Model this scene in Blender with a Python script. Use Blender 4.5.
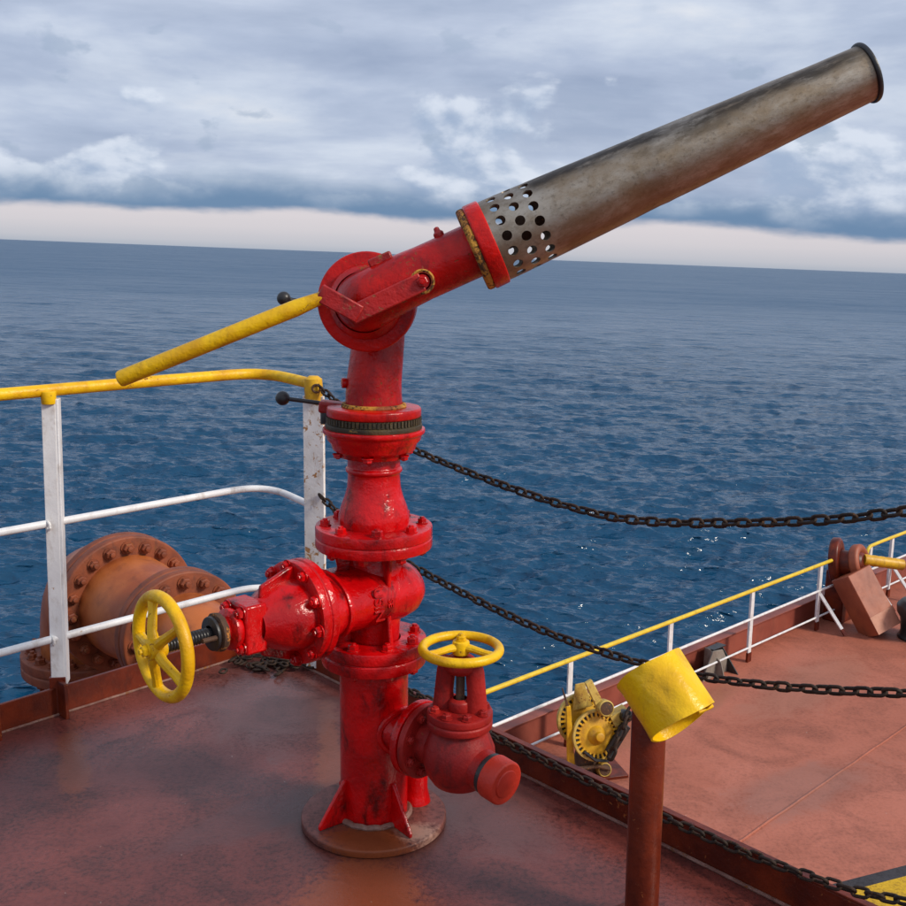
import bpy, math, random
import numpy as np
from mathutils import Matrix, Vector
random.seed(7)
R = math.radians
scene = bpy.context.scene
for o in list(bpy.data.objects):
    bpy.data.objects.remove(o)
COL = scene.collection

# ------------------------------------------------------------------ camera
PITCH, ROLL, HEEL = R(10.63), R(0.8), R(1.35)
cam_d = bpy.data.cameras.new('camera')
cam = bpy.data.objects.new('camera', cam_d); COL.objects.link(cam)
cam_d.sensor_width = 36.0; cam_d.lens = 36.0 * 1050 / 906
cam_d.clip_start = 0.05; cam_d.clip_end = 60000
_f = Vector((0, math.cos(PITCH), -math.sin(PITCH))); _r0 = Vector((1, 0, 0)); _u0 = Vector((0, math.sin(PITCH), math.cos(PITCH)))
_r = _r0 * math.cos(ROLL) + _u0 * math.sin(ROLL); _u = -_r0 * math.sin(ROLL) + _u0 * math.cos(ROLL)
cam.matrix_world = Matrix(((_r.x, _u.x, -_f.x, 0), (_r.y, _u.y, -_f.y, 0), (_r.z, _u.z, -_f.z, 1.5), (0, 0, 0, 1)))
scene.camera = cam

# ------------------------------------------------------------------ sun, sky, exposure
SUN_DIR = Vector((0.80, -0.36, 0.62)).normalized()        # towards the sun: behind the camera, to the right
sun_d = bpy.data.lights.new('sun', 'SUN'); sun_d.energy = 1.5; sun_d.angle = R(12); sun_d.color = (1.0, 0.90, 0.76)
sun = bpy.data.objects.new('sun', sun_d); COL.objects.link(sun)
sun.rotation_euler = SUN_DIR.to_track_quat('Z', 'Y').to_euler()
scene.view_settings.view_transform = 'Standard'; scene.view_settings.look = 'None'
scene.view_settings.gamma = 1.0; scene.view_settings.use_curve_mapping = False
scene.view_settings.exposure = 1.05
scene.render.resolution_x = scene.render.resolution_y = 1024

world = bpy.data.worlds.new('World'); scene.world = world; world.use_nodes = True


class NT:
    def __init__(s, tree): s.t = tree; s.n = tree.nodes; s.l = tree.links
    def node(s, typ, ins=None, **kw):
        n = s.n.new(typ)
        for k, v in kw.items(): setattr(n, k, v)
        for k, v in (ins or {}).items():
            sock = n.inputs[k]
            if hasattr(v, 'is_output') or isinstance(v, bpy.types.NodeSocket): s.l.new(v, sock)
            else: sock.default_value = v
        return n
    def math(s, op, a, b=0.0, c=0.0, clamp=False):
        n = s.node('ShaderNodeMath', {0: a, 1: b, 2: c}, operation=op); n.use_clamp = clamp
        return n.outputs[0]
    def vmath(s, op, a, b=(0, 0, 0)):
        n = s.node('ShaderNodeVectorMath', {0: a, 1: b}, operation=op)
        return n.outputs['Value'] if op in ('DOT_PRODUCT', 'LENGTH', 'DISTANCE') else n.outputs[0]
    def comb(s, x, y, z=0.0): return s.node('ShaderNodeCombineXYZ', {0: x, 1: y, 2: z}).outputs[0]
    def sep(s, v): return s.node('ShaderNodeSeparateXYZ', {0: v}).outputs
    def noise(s, vec, scale, detail=4.0, rough=0.55, dist=0.0, dim='3D'):
        n = s.node('ShaderNodeTexNoise', {'Vector': vec, 'Scale': scale, 'Detail': detail, 'Roughness': rough, 'Distortion': dist}, noise_dimensions=dim)
        return n.outputs[0]
    def ramp(s, fac, stops, interp='LINEAR'):
        n = s.node('ShaderNodeValToRGB', {0: fac}); cr = n.color_ramp; cr.interpolation = interp
        while len(cr.elements) < len(stops): cr.elements.new(0.5)
        for e, (p, c) in zip(cr.elements, stops):
            e.position = p
            e.color = (c, c, c, 1) if isinstance(c, (int, float)) else (*c[:3], 1)
        return n.outputs[0]
    def step(s, v, a, b): return s.node('ShaderNodeMapRange', {0: v, 1: a, 2: b, 3: 0.0, 4: 1.0}, interpolation_type='SMOOTHSTEP').outputs[0]
    def mix(s, fac, a, b, blend='MIX'):
        n = s.node('ShaderNodeMix', data_type='RGBA', blend_type=blend)
        for k, v in ((0, fac), (6, a), (7, b)):
            if isinstance(v, bpy.types.NodeSocket): s.l.new(v, n.inputs[k])
            else: n.inputs[k].default_value = v if k == 0 else (*v[:3], 1)
        return n.outputs[2]


def build_world():
    w = NT(world.node_tree); w.n.clear()
    d = w.vmath('NORMALIZE', w.node('ShaderNodeTexCoord').outputs['Generated'])
    up = (math.sin(HEEL), 0, math.cos(HEEL))                # true vertical seen from the heeled ship
    e = w.math('MULTIPLY', w.math('ARCSINE', w.vmath('DOT_PRODUCT', d, up)), 57.2958)
    x, y, z = w.sep(d)[:3]
    az = w.math('MULTIPLY', w.math('ARCTAN2', x, y), 57.2958)
    zz = w.math('ADD', w.math('MAXIMUM', w.math('SINE', w.math('DIVIDE', e, 57.2958)), 0.0), 0.10)
    plane = w.comb(w.math('DIVIDE', x, zz), w.math('DIVIDE', y, zz), 0.0)
    nb = w.math('SUBTRACT', w.noise(w.comb(az, w.math('MULTIPLY', e, 3.0), 9.0), 0.10, 5, 0.6), 0.5)
    e1 = w.math('ADD', e, w.math('MULTIPLY', nb, 1.7))
    # heaped cloud low down: rounded lobes with pale lit shoulders over a slate-blue base
    def fbm(dx, de, sc, det, z_):
        return w.noise(w.comb(w.math('ADD', az, 40.0 + dx), w.math('MULTIPLY', w.math('ADD', e, de), 1.8), z_), sc, det, 0.50, 0.15)
    f1 = fbm(0, 0, 0.15, 7, 4.0); lit = w.step(w.math('SUBTRACT', f1, fbm(0.5, 0.6, 0.15, 7, 4.0)), -0.09, 0.09)
    cum = w.step(w.math('ADD', f1, w.math('MULTIPLY', w.math('SUBTRACT', 5.2, e), 0.040)), 0.46, 0.54)
    cumc = w.mix(lit, (0.36, 0.46, 0.64), (0.76, 0.82, 0.93))
    # layered overcast above it, drawn out by perspective
    lay = w.noise(w.vmath('MULTIPLY', plane, (0.40, 1.0, 1.0)), 0.60, 8, 0.52, 0.15)
    high = w.ramp(lay, [(0.36, (0.34, 0.40, 0.55)), (0.48, (0.49, 0.56, 0.71)), (0.57, (0.66, 0.72, 0.85)), (0.68, (0.95, 0.97, 1.0))])
    lay2 = w.noise(w.comb(w.math('ADD', az, 13.0), w.math('MULTIPLY', e, 3.6), 1.0), 0.055, 9, 0.54, 0.2)
    high2 = w.ramp(lay2, [(0.36, (0.29, 0.37, 0.54)), (0.48, (0.47, 0.55, 0.72)), (0.57, (0.70, 0.77, 0.89)), (0.67, (1.0, 1.0, 1.0))])
    high = w.mix(w.step(e, 14.0, 30.0), w.mix(0.65, high, high2), high)
    c = w.mix(w.math('MULTIPLY', cum, 0.85), high, cumc)
    # scraps of darker scud in front
    f2 = fbm(17.0, 3.0, 0.26, 6, 8.0)
    c = w.mix(w.math('MULTIPLY', w.math('MULTIPLY', w.step(f2, 0.60, 0.68), w.math('SUBTRACT', 1.0, w.step(e, 9.0, 14.0))), 0.6), c, (0.36, 0.45, 0.60))
    e3 = w.math('ADD', e, w.math('MULTIPLY', w.math('SUBTRACT', f1, 0.5), 3.0))
    c = w.mix(w.step(e3, 2.1, 3.9), (0.15, 0.26, 0.43), c)
    strip = w.ramp(w.math('DIVIDE', e, 3.0), [(0.0, (0.46, 0.50, 0.58)), (0.10, (0.56, 0.57, 0.63)), (0.35, (0.68, 0.65, 0.69)), (0.8, (0.77, 0.71, 0.74))])
    c = w.mix(w.step(e1, 1.52, 2.10), strip, c)
    sky = w.node('ShaderNodeTexSky', sky_type='NISHITA', sun_disc=False, sun_elevation=math.asin(SUN_DIR.z),
                 sun_rotation=math.atan2(SUN_DIR.x, SUN_DIR.y), altitude=20.0, air_density=1.0, dust_density=2.0).outputs[0]
    skys = w.vmath('MULTIPLY', sky, (0.08, 0.08, 0.08))
    c = w.mix(0.92, skys, c)
    bg = w.node('ShaderNodeBackground', {0: c, 1: 0.49})
    out = w.node('ShaderNodeOutputWorld', {0: bg.outputs[0]})


build_world()

# ------------------------------------------------------------------ materials
MATS = {}


def new_mat(name):
    m = bpy.data.materials.new(name); m.use_nodes = True
    t = NT(m.node_tree); t.n.clear()
    out = t.node('ShaderNodeOutputMaterial')
    MATS[name] = m
    return m, t, out


def finish(t, out, base, rough, bump=None, bstr=0.2, bdist=0.002, metal=0.0, spec=0.5, coat=0.0):
    ins = {'Base Color': base, 'Roughness': rough, 'Metallic': metal, 'Specular IOR Level': spec, 'Coat Weight': coat, 'Coat Roughness': 0.12}
    if bump is not None:
        b = t.node('ShaderNodeBump', {'Strength': bstr, 'Distance': bdist, 'Height': bump})
        ins['Normal'] = b.outputs[0]
    p = t.node('ShaderNodeBsdfPrincipled', ins)
    t.l.new(p.outputs[0], out.inputs[0])


def col4(c): return (*c, 1)


def paint(name, c, c2, rust=0.12, rough=0.35, scale=14.0, rustc=(0.13, 0.045, 0.015), bump=0.35, grime=(0.03, 0.015, 0.012), grime_amt=0.25, coat=0.0, chips=None, spec=0.5):
    """Hand-brushed marine paint: two tones, drips/brush lumps, rust freckles and grime blotches."""
    m, t, out = new_mat(name)
    tc = t.node('ShaderNodeTexCoord').outputs['Object']
    rnd = t.node('ShaderNodeObjectInfo').outputs['Random']
    v = t.vmath('ADD', tc, t.comb(t.math('MULTIPLY', rnd, 3.0), 0.0, t.math('MULTIPLY', rnd, 5.0)))
    n1 = t.noise(v, scale * 0.55, 5, 0.6)
    base = t.mix(t.step(n1, 0.35, 0.68), c, c2)
    n2 = t.noise(t.vmath('MULTIPLY', v, (1, 1, 0.45)), scale * 1.3, 6, 0.68, 0.4)
    base = t.mix(t.math('MULTIPLY', t.step(n2, 0.50, 0.72), grime_amt), base, grime)
    n3 = t.noise(v, scale * 3.2, 6, 0.7, 0.6)
    n3b = t.noise(v, scale * 0.35, 3, 0.5)
    rmask = t.step(t.math('ADD', n3, t.math('MULTIPLY', t.math('SUBTRACT', n3b, 0.5), 0.5)), 0.74 - rust * 0.5, 0.80 - rust * 0.45)
    base = t.mix(rmask, base, t.mix(n3b, rustc, (rustc[0] * 2.2, rustc[1] * 2.4, rustc[2] * 2.0)))
    if chips:
        n4 = t.noise(v, scale * 2.1, 4, 0.6, 1.2)
        base = t.mix(t.step(n4, 0.70, 0.74), base, chips)
    r = t.math('ADD', t.math('MULTIPLY', rmask, 0.4), t.math('ADD', rough - 0.10, t.math('MULTIPLY', n2, 0.25)))
    lump = t.math('ADD', t.noise(v, scale * 2.2, 4, 0.6), t.math('ADD', t.math('MULTIPLY', t.noise(v, scale * 7.0, 3, 0.6), 0.42), t.math('MULTIPLY', rmask, -0.25)))
    finish(t, out, base, r, lump, bump, 0.004, coat=coat, spec=spec)
    return m


RED = paint('red_paint', (0.60, 0.002, 0.003), (0.34, 0.0008, 0.002), rust=0.05, rough=0.17, bump=0.8, grime=(0.05, 0.001, 0.0015), grime_amt=0.9, spec=0.42, rustc=(0.20, 0.02, 0.01))
RED_OLD = paint('red_paint_weathered', (0.60, 0.007, 0.003), (0.28, 0.002, 0.003), rust=0.21, rough=0.22, bump=0.7, grime=(0.08, 0.002, 0.002), grime_amt=0.7, rustc=(0.14, 0.035, 0.009), spec=0.30)
RED_WORN = paint('red_paint_rust_worn', (0.46, 0.010, 0.008), (0.26, 0.006, 0.006), rust=0.30, rough=0.42, bump=0.7, grime=(0.06, 0.006, 0.005), grime_amt=0.8, rustc=(0.13, 0.045, 0.012), scale=18)
RED_DULL = paint('red_paint_faded', (0.36, 0.014, 0.010), (0.22, 0.006, 0.006), rust=0.07, rough=0.46, bump=0.55, grime=(0.07, 0.008, 0.008), grime_amt=0.7, spec=0.35)
RED_CAP = paint('red_cap_paint', (0.52, 0.030, 0.010), (0.42, 0.018, 0.008), rust=0.03, rough=0.5, bump=0.5)
YEL = paint('yellow_paint', (0.82, 0.50, 0.004), (0.64, 0.33, 0.003), rust=0.16, rough=0.36, bump=0.6, grime=(0.34, 0.16, 0.006), grime_amt=0.45, spec=0.35, rustc=(0.14, 0.05, 0.012), scale=20)
YEL_OLD = paint('yellow_paint_worn', (0.66, 0.37, 0.008), (0.46, 0.22, 0.008), rust=0.18, rough=0.45, bump=0.3, grime=(0.20, 0.10, 0.015), grime_amt=0.5)
YEL_CAP = paint('yellow_cap_paint', (0.84, 0.53, 0.002), (0.74, 0.40, 0.002), rust=0.03, rough=0.32, bump=0.9, spec=0.35, grime=(0.45, 0.24, 0.01), grime_amt=0.5, scale=9)
YEL_RAIL = paint('yellow_rail_far', (0.72, 0.52, 0.03), (0.62, 0.42, 0.02), rust=0.03, rough=0.4)
CREAM = paint('cream_paint', (0.58, 0.42, 0.10), (0.42, 0.25, 0.04), rust=0.26, rough=0.5, grime=(0.12, 0.07, 0.02), grime_amt=0.6)
WHITE = paint('white_paint', (0.74, 0.74, 0.75), (0.62, 0.62, 0.64), rust=0.13, rough=0.4, bump=0.25, grime=(0.36, 0.29, 0.24), grime_amt=0.6, rustc=(0.20, 0.09, 0.04))
WHITE_RUST = paint('white_paint_rusty', (0.76, 0.75, 0.74), (0.64, 0.62, 0.60), rust=0.33, rough=0.5, grime=(0.42, 0.30, 0.20), grime_amt=0.8, rustc=(0.22, 0.10, 0.04))
BROWN = paint('oxide_paint', (0.155, 0.021, 0.006), (0.070, 0.009, 0.004), rust=0.17, rough=0.34, bump=0.5, grime=(0.05, 0.010, 0.007), grime_amt=0.6, rustc=(0.20, 0.055, 0.012), spec=0.3)
BROWN_L = paint('oxide_paint_light', (0.33, 0.082, 0.034), (0.24, 0.054, 0.024), rust=0.06, rough=0.5, grime=(0.10, 0.03, 0.02), grime_amt=0.4, scale=5)
BULW = paint('oxide_paint_bulwark', (0.27, 0.066, 0.042), (0.19, 0.040, 0.026), rust=0.08, rough=0.5, grime=(0.10, 0.03, 0.02), grime_amt=0.4, scale=3)
ORANGE_PIPE = paint('primer_pipe', (0.44, 0.125, 0.032), (0.28, 0.064, 0.018), rust=0.16, spec=0.35, rough=0.36, bump=0.3, grime=(0.12, 0.035, 0.018), grime_amt=0.5, scale=8, rustc=(0.14, 0.05, 0.02))
ORANGE_FL = paint('primer_flange', (0.25, 0.058, 0.018), (0.15, 0.034, 0.013), rust=0.24, rough=0.6, grime=(0.06, 0.02, 0.012), grime_amt=0.6, scale=14)
RUSTM = paint('rusty_iron', (0.10, 0.045, 0.020), (0.045, 0.022, 0.014), rust=0.25, rough=0.75, bump=0.7, rustc=(0.22, 0.08, 0.02), scale=20)
RUSTY_RING = paint('rusty_yellow_ring', (0.55, 0.27, 0.03), (0.22, 0.05, 0.015), rust=0.46, rough=0.75, bump=1.2, rustc=(0.045, 0.02, 0.010), scale=26)
CHAINM = paint('chain_iron', (0.040, 0.022, 0.014), (0.016, 0.011, 0.009), rust=0.26, rough=0.6, spec=0.25, bump=0.5, rustc=(0.10, 0.038, 0.014), scale=60)
BLACK = paint('black_paint', (0.014, 0.014, 0.016), (0.022, 0.021, 0.022), rust=0.0, rough=0.38, bump=0.3)
GREASE = paint('greasy_ring', (0.030, 0.022, 0.010), (0.075, 0.052, 0.018), rust=0.24, rough=0.55, bump=0.8, grime=(0.008, 0.007, 0.005), grime_amt=0.8, scale=18, rustc=(0.20, 0.12, 0.03))
GREYST = paint('grey_bracket_steel', (0.23, 0.20, 0.17), (0.15, 0.12, 0.10), rust=0.2, rough=0.6, scale=9)
WELD = paint('weld_bead', (0.26, 0.14, 0.11), (0.15, 0.06, 0.045), rust=0.3, rough=0.6, bump=0.8, scale=26)


def steel_mat():
    m, t, out = new_mat('stained_stainless_steel')
    tc = t.node('ShaderNodeTexCoord').outputs['UV']            # u along the tube in metres, v around it
    u, v = t.sep(tc)[:2]
    a = t.math('MULTIPLY', v, 6.28318)
    p = t.comb(u, t.math('MULTIPLY', t.math('COSINE', a), 0.10), t.math('MULTIPLY', t.math('SINE', a), 0.10))
    n1 = t.noise(p, 9.0, 6, 0.62, 0.2)
    n2 = t.noise(p, 85.0, 5, 0.7)
    n3 = t.noise(t.vmath('MULTIPLY', p, (0.7, 1.6, 1.6)), 26.0, 6, 0.7)
    base = t.mix(t.step(n1, 0.34, 0.66), (0.38, 0.34, 0.29), (0.25, 0.19, 0.13))
    base = t.mix(t.math('MULTIPLY', t.step(n3, 0.46, 0.70), 0.45), base, (0.14, 0.108, 0.075))
    base = t.mix(t.math('MULTIPLY', t.step(n2, 0.50, 0.72), 0.5), base, (0.08, 0.058, 0.040))
    # dark and brown patches with ragged edges: (start, end along the tube, centre and half-width around it)
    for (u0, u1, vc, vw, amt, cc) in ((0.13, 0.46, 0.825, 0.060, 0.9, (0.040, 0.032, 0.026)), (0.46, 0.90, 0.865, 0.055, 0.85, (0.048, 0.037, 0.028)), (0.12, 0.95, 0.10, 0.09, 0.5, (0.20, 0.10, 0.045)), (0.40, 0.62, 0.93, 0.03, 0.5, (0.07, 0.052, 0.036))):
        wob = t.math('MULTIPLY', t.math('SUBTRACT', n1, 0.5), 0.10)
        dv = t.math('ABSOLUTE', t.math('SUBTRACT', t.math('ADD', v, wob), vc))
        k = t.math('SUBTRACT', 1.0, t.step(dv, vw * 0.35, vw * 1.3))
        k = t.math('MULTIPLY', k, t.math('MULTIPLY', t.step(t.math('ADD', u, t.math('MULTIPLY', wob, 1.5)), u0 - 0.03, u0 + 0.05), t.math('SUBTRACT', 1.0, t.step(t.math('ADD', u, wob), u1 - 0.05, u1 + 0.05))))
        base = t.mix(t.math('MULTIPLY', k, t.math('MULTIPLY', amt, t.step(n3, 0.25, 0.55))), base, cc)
    r = t.math('ADD', 0.30, t.math('MULTIPLY', n3, 0.30))
    h = t.math('ADD', n2, t.math('MULTIPLY', n3, 0.6))
    finish(t, out, base, r, h, 0.30, 0.002, metal=0.8)
    return m


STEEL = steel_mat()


def deck_mat(name, c, c2, dark, stains=(), scale=1.0, rough=0.42, warm=(0.34, 0.12, 0.06), speck=0.75, spec=0.28):
    m, t, out = new_mat(name)
    pos = t.node('ShaderNodeNewGeometry').outputs['Position']
    n1 = t.noise(pos, 1.3 * scale, 6, 0.6, 0.5)
    n2 = t.noise(pos, 5.0 * scale, 7, 0.66, 0.8)
    n3 = t.noise(pos, 75.0 * scale, 6, 0.75)
    n4 = t.noise(pos, 190.0 * scale, 3, 0.6)
    base = t.mix(t.step(n1, 0.35, 0.66), c, c2)
    base = t.mix(t.math('MULTIPLY', t.step(n2, 0.42, 0.72), 0.65), base, dark)
    base = t.mix(t.math('MULTIPLY', t.math('MULTIPLY', t.step(n3, 0.44, 0.64), t.step(n2, 0.22, 0.62)), speck), base, (dark[0] * .45, dark[1] * .45, dark[2] * .45))
    n5 = t.noise(t.vmath('ADD', pos, (7, 3, 0)), 11.0 * scale, 5, 0.7, 1.5)
    base = t.mix(t.math('MULTIPLY', t.step(n5, 0.66, 0.74), 0.35), base, warm)
    for (sx, sy, rx, ry, ang, sc, amt) in stains:               # rust runs and dark and pale patches, each with its own ragged outline
        q = t.vmath('SUBTRACT', pos, (sx, sy, 0))
        qx, qy = t.sep(q)[:2]
        ca, sa = math.cos(ang), math.sin(ang)
        ax = t.math('DIVIDE', t.math('ADD', t.math('MULTIPLY', qx, ca), t.math('MULTIPLY', qy, sa)), rx)
        ay = t.math('DIVIDE', t.math('SUBTRACT', t.math('MULTIPLY', qy, ca), t.math('MULTIPLY', qx, sa)), ry)
        dd = t.math('SQRT', t.math('ADD', t.math('MULTIPLY', ax, ax), t.math('MULTIPLY', ay, ay)))
        dd = t.math('ADD', dd, t.math('ADD', t.math('MULTIPLY', t.math('SUBTRACT', n2, 0.5), 2.0), t.math('MULTIPLY', t.math('SUBTRACT', n3, 0.5), 1.1)))
        k = t.math('SUBTRACT', 1.0, t.step(dd, 0.55, 1.05))
        base = t.mix(t.math('MULTIPLY', k, amt), base, sc)
    n6 = t.noise(t.vmath('ADD', pos, (3, 9, 0)), 60.0 * scale, 2, 0.4)
    base = t.mix(t.math('MULTIPLY', t.step(n6, 0.775, 0.80), 0.7), base, (0.42, 0.36, 0.32))        # chipped specks
    n7 = t.noise(t.vmath('MULTIPLY', t.vmath('ADD', pos, (1, 5, 0)), (1.0, 0.16, 1.0)), 26.0 * scale, 5, 0.7, 0.6)
    base = t.mix(t.math('MULTIPLY', t.step(n7, 0.64, 0.70), 0.35), base, dark)                      # drag scuffs
    r = t.math('ADD', rough - 0.16, t.math('ADD', t.math('MULTIPLY', t.step(n1, 0.35, 0.62), 0.14), t.math('ADD', t.math('MULTIPLY', n2, 0.22), t.math('MULTIPLY', n3, 0.10))))
    h = t.math('ADD', t.math('MULTIPLY', n3, 0.7), t.math('ADD', t.math('MULTIPLY', n4, 0.35), t.math('MULTIPLY', n2, 1.5)))
    finish(t, out, base, r, h, 0.32, 0.003 / scale, spec=spec)
    return m


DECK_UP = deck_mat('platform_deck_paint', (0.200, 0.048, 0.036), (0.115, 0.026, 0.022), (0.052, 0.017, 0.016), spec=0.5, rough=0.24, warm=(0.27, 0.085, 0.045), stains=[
    (-0.20, 2.61, 0.29, 0.29, 0.0, (0.055, 0.026, 0.024), 0.7),  # darker ring round the base plate
    (-0.20, 2.20, 0.19, 0.30, 0.0, (0.22, 0.055, 0.020), 0.75),
    (-1.12, 2.90, 0.05, 0.32, 0.37, (0.20, 0.050, 0.022), 0.75),
    (-0.36, 2.95, 0.05, 0.45, 0.12, (0.22, 0.070, 0.035), 0.55),
    (-0.62, 3.35, 0.28, 0.40, 0.4, (0.085, 0.055, 0.056), 0.5),
    (0.10, 2.70, 0.20, 0.28, 0.6, (0.12, 0.060, 0.055), 0.5),
    (-0.52, 2.62, 0.10, 0.34, -0.9, (0.075, 0.036, 0.038), 0.5)])
DECK_LOW = deck_mat('main_deck_paint', (0.44, 0.145, 0.092), (0.36, 0.113, 0.070), (0.24, 0.078, 0.050), scale=0.33, rough=0.5, speck=0.4, warm=(0.46, 0.17, 0.085), stains=[
    (3.6, 9.9, 1.2, 0.45, 0.5, (0.20, 0.11, 0.09), 0.45), (4.6, 12.6, 1.6, 0.5, 0.8, (0.27, 0.13, 0.09), 0.4), (2.6, 11.6, 1.8, 0.25, 0.75, (0.24, 0.10, 0.05), 0.5)])
BASEPL = deck_mat('base_plate_paint', (0.22, 0.075, 0.06), (0.16, 0.052, 0.042), (0.07, 0.026, 0.022), rough=0.34, stains=[
    (-0.20, 2.46, 0.16, 0.09, 0.0, (0.20, 0.045, 0.010), 0.85), (-0.08, 2.50, 0.07, 0.05, 0.5, (0.42, 0.26, 0.20), 0.6)])
HULL = paint('hull_paint', (0.10, 0.03, 0.025), (0.08, 0.025, 0.02), rust=0.1, rough=0.5, scale=1.0)
HAZ_Y = deck_mat('yellow_deck_marking', (0.68, 0.42, 0.015), (0.60, 0.36, 0.012), (0.40, 0.22, 0.02), scale=0.6, rough=0.5)
HAZ_K = deck_mat('black_deck_marking', (0.035, 0.034, 0.040), (0.05, 0.045, 0.05), (0.025, 0.02, 0.022), scale=0.6, rough=0.5, warm=(0.10, 0.06, 0.05))


def sea_mat():
    m, t, out = new_mat('sea_water')
    pos = t.node('ShaderNodeNewGeometry').outputs['Position']
    dist = t.vmath('LENGTH', pos)
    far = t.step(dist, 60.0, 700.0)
    p1 = t.vmath('MULTIPLY', pos, (0.62, 1.35, 1.0))
    h = t.math('ADD', t.math('MULTIPLY', t.noise(p1, 0.50, 3, 0.5, 0.2), 1.0), t.math('MULTIPLY', t.noise(p1, 1.9, 3, 0.5, 0.2), 0.22))
    h = t.math('ADD', h, t.math('MULTIPLY', t.noise(p1, 0.07, 4, 0.6), 3.5))
    b = t.node('ShaderNodeBump', {'Strength': 0.85, 'Distance': 0.9, 'Height': h})
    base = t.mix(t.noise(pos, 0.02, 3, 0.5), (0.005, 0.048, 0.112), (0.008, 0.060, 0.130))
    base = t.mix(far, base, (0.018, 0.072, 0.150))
    # wave groups too far off to resolve singly still tilt the surface
    g1 = t.math('SUBTRACT', t.noise(t.vmath('MULTIPLY', pos, (0.35, 1.0, 1.0)), 0.16, 4, 0.7), 0.5)
    g2 = t.math('SUBTRACT', t.noise(t.vmath('MULTIPLY', pos, (0.30, 1.0, 1.0)), 0.022, 5, 0.7), 0.5)
    tilt = t.math('MULTIPLY', t.math('ADD', t.math('MULTIPLY', g1, 0.55), t.math('MULTIPLY', g2, 0.75)), t.math('ADD', 0.25, t.math('MULTIPLY', far, 0.9)))
    tilt = t.math('SUBTRACT', tilt, t.math('MULTIPLY', far, 0.06))
    nrm = t.vmath('NORMALIZE', t.vmath('ADD', b.outputs[0], t.comb(0.0, tilt, 0.0)))
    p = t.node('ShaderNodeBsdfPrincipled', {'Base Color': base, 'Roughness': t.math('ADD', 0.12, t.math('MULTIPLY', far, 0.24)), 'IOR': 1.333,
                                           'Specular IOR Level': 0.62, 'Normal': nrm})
    t.l.new(p.outputs[0], out.inputs[0])
    return m


SEA = sea_mat()

# ------------------------------------------------------------------ mesh helpers
LOC = {}


def frame(o, zdir, xhint=(1, 0, 0)):
    z = Vector(zdir).normalized(); x = Vector(xhint)
    if abs(x.normalized().dot(z)) > 0.98: x = Vector((0, 1, 0))
    y = z.cross(x).normalized(); x = y.cross(z)
    m = Matrix((x, y, z)).transposed().to_4x4(); m.translation = Vector(o)
    return m


def T(x, y=None, z=None): return Matrix.Translation(x if y is None else (x, y, z))


def rounded(profile, b=0.004):
    """Chamfer/round the corners of a lathe profile so that edges catch light."""
    out = [profile[0]]
    for i in range(1, len(profile) - 1):
        p0, p1, p2 = (Vector(q) for q in profile[i - 1:i + 2])
        a, c = p0 - p1, p2 - p1
        if a.length < 1e-6 or c.length < 1e-6 or a.angle(c) > R(150): out.append(tuple(p1)); continue
        k = min(b, a.length * 0.42, c.length * 0.42)
        q0, q2 = p1 + a.normalized() * k, p1 + c.normalized() * k
        mid = (q0 + q2) * 0.25 + p1 * 0.5
        out += [tuple(q0), tuple(mid), tuple(q2)]
    out.append(profile[-1])
    return out


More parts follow.
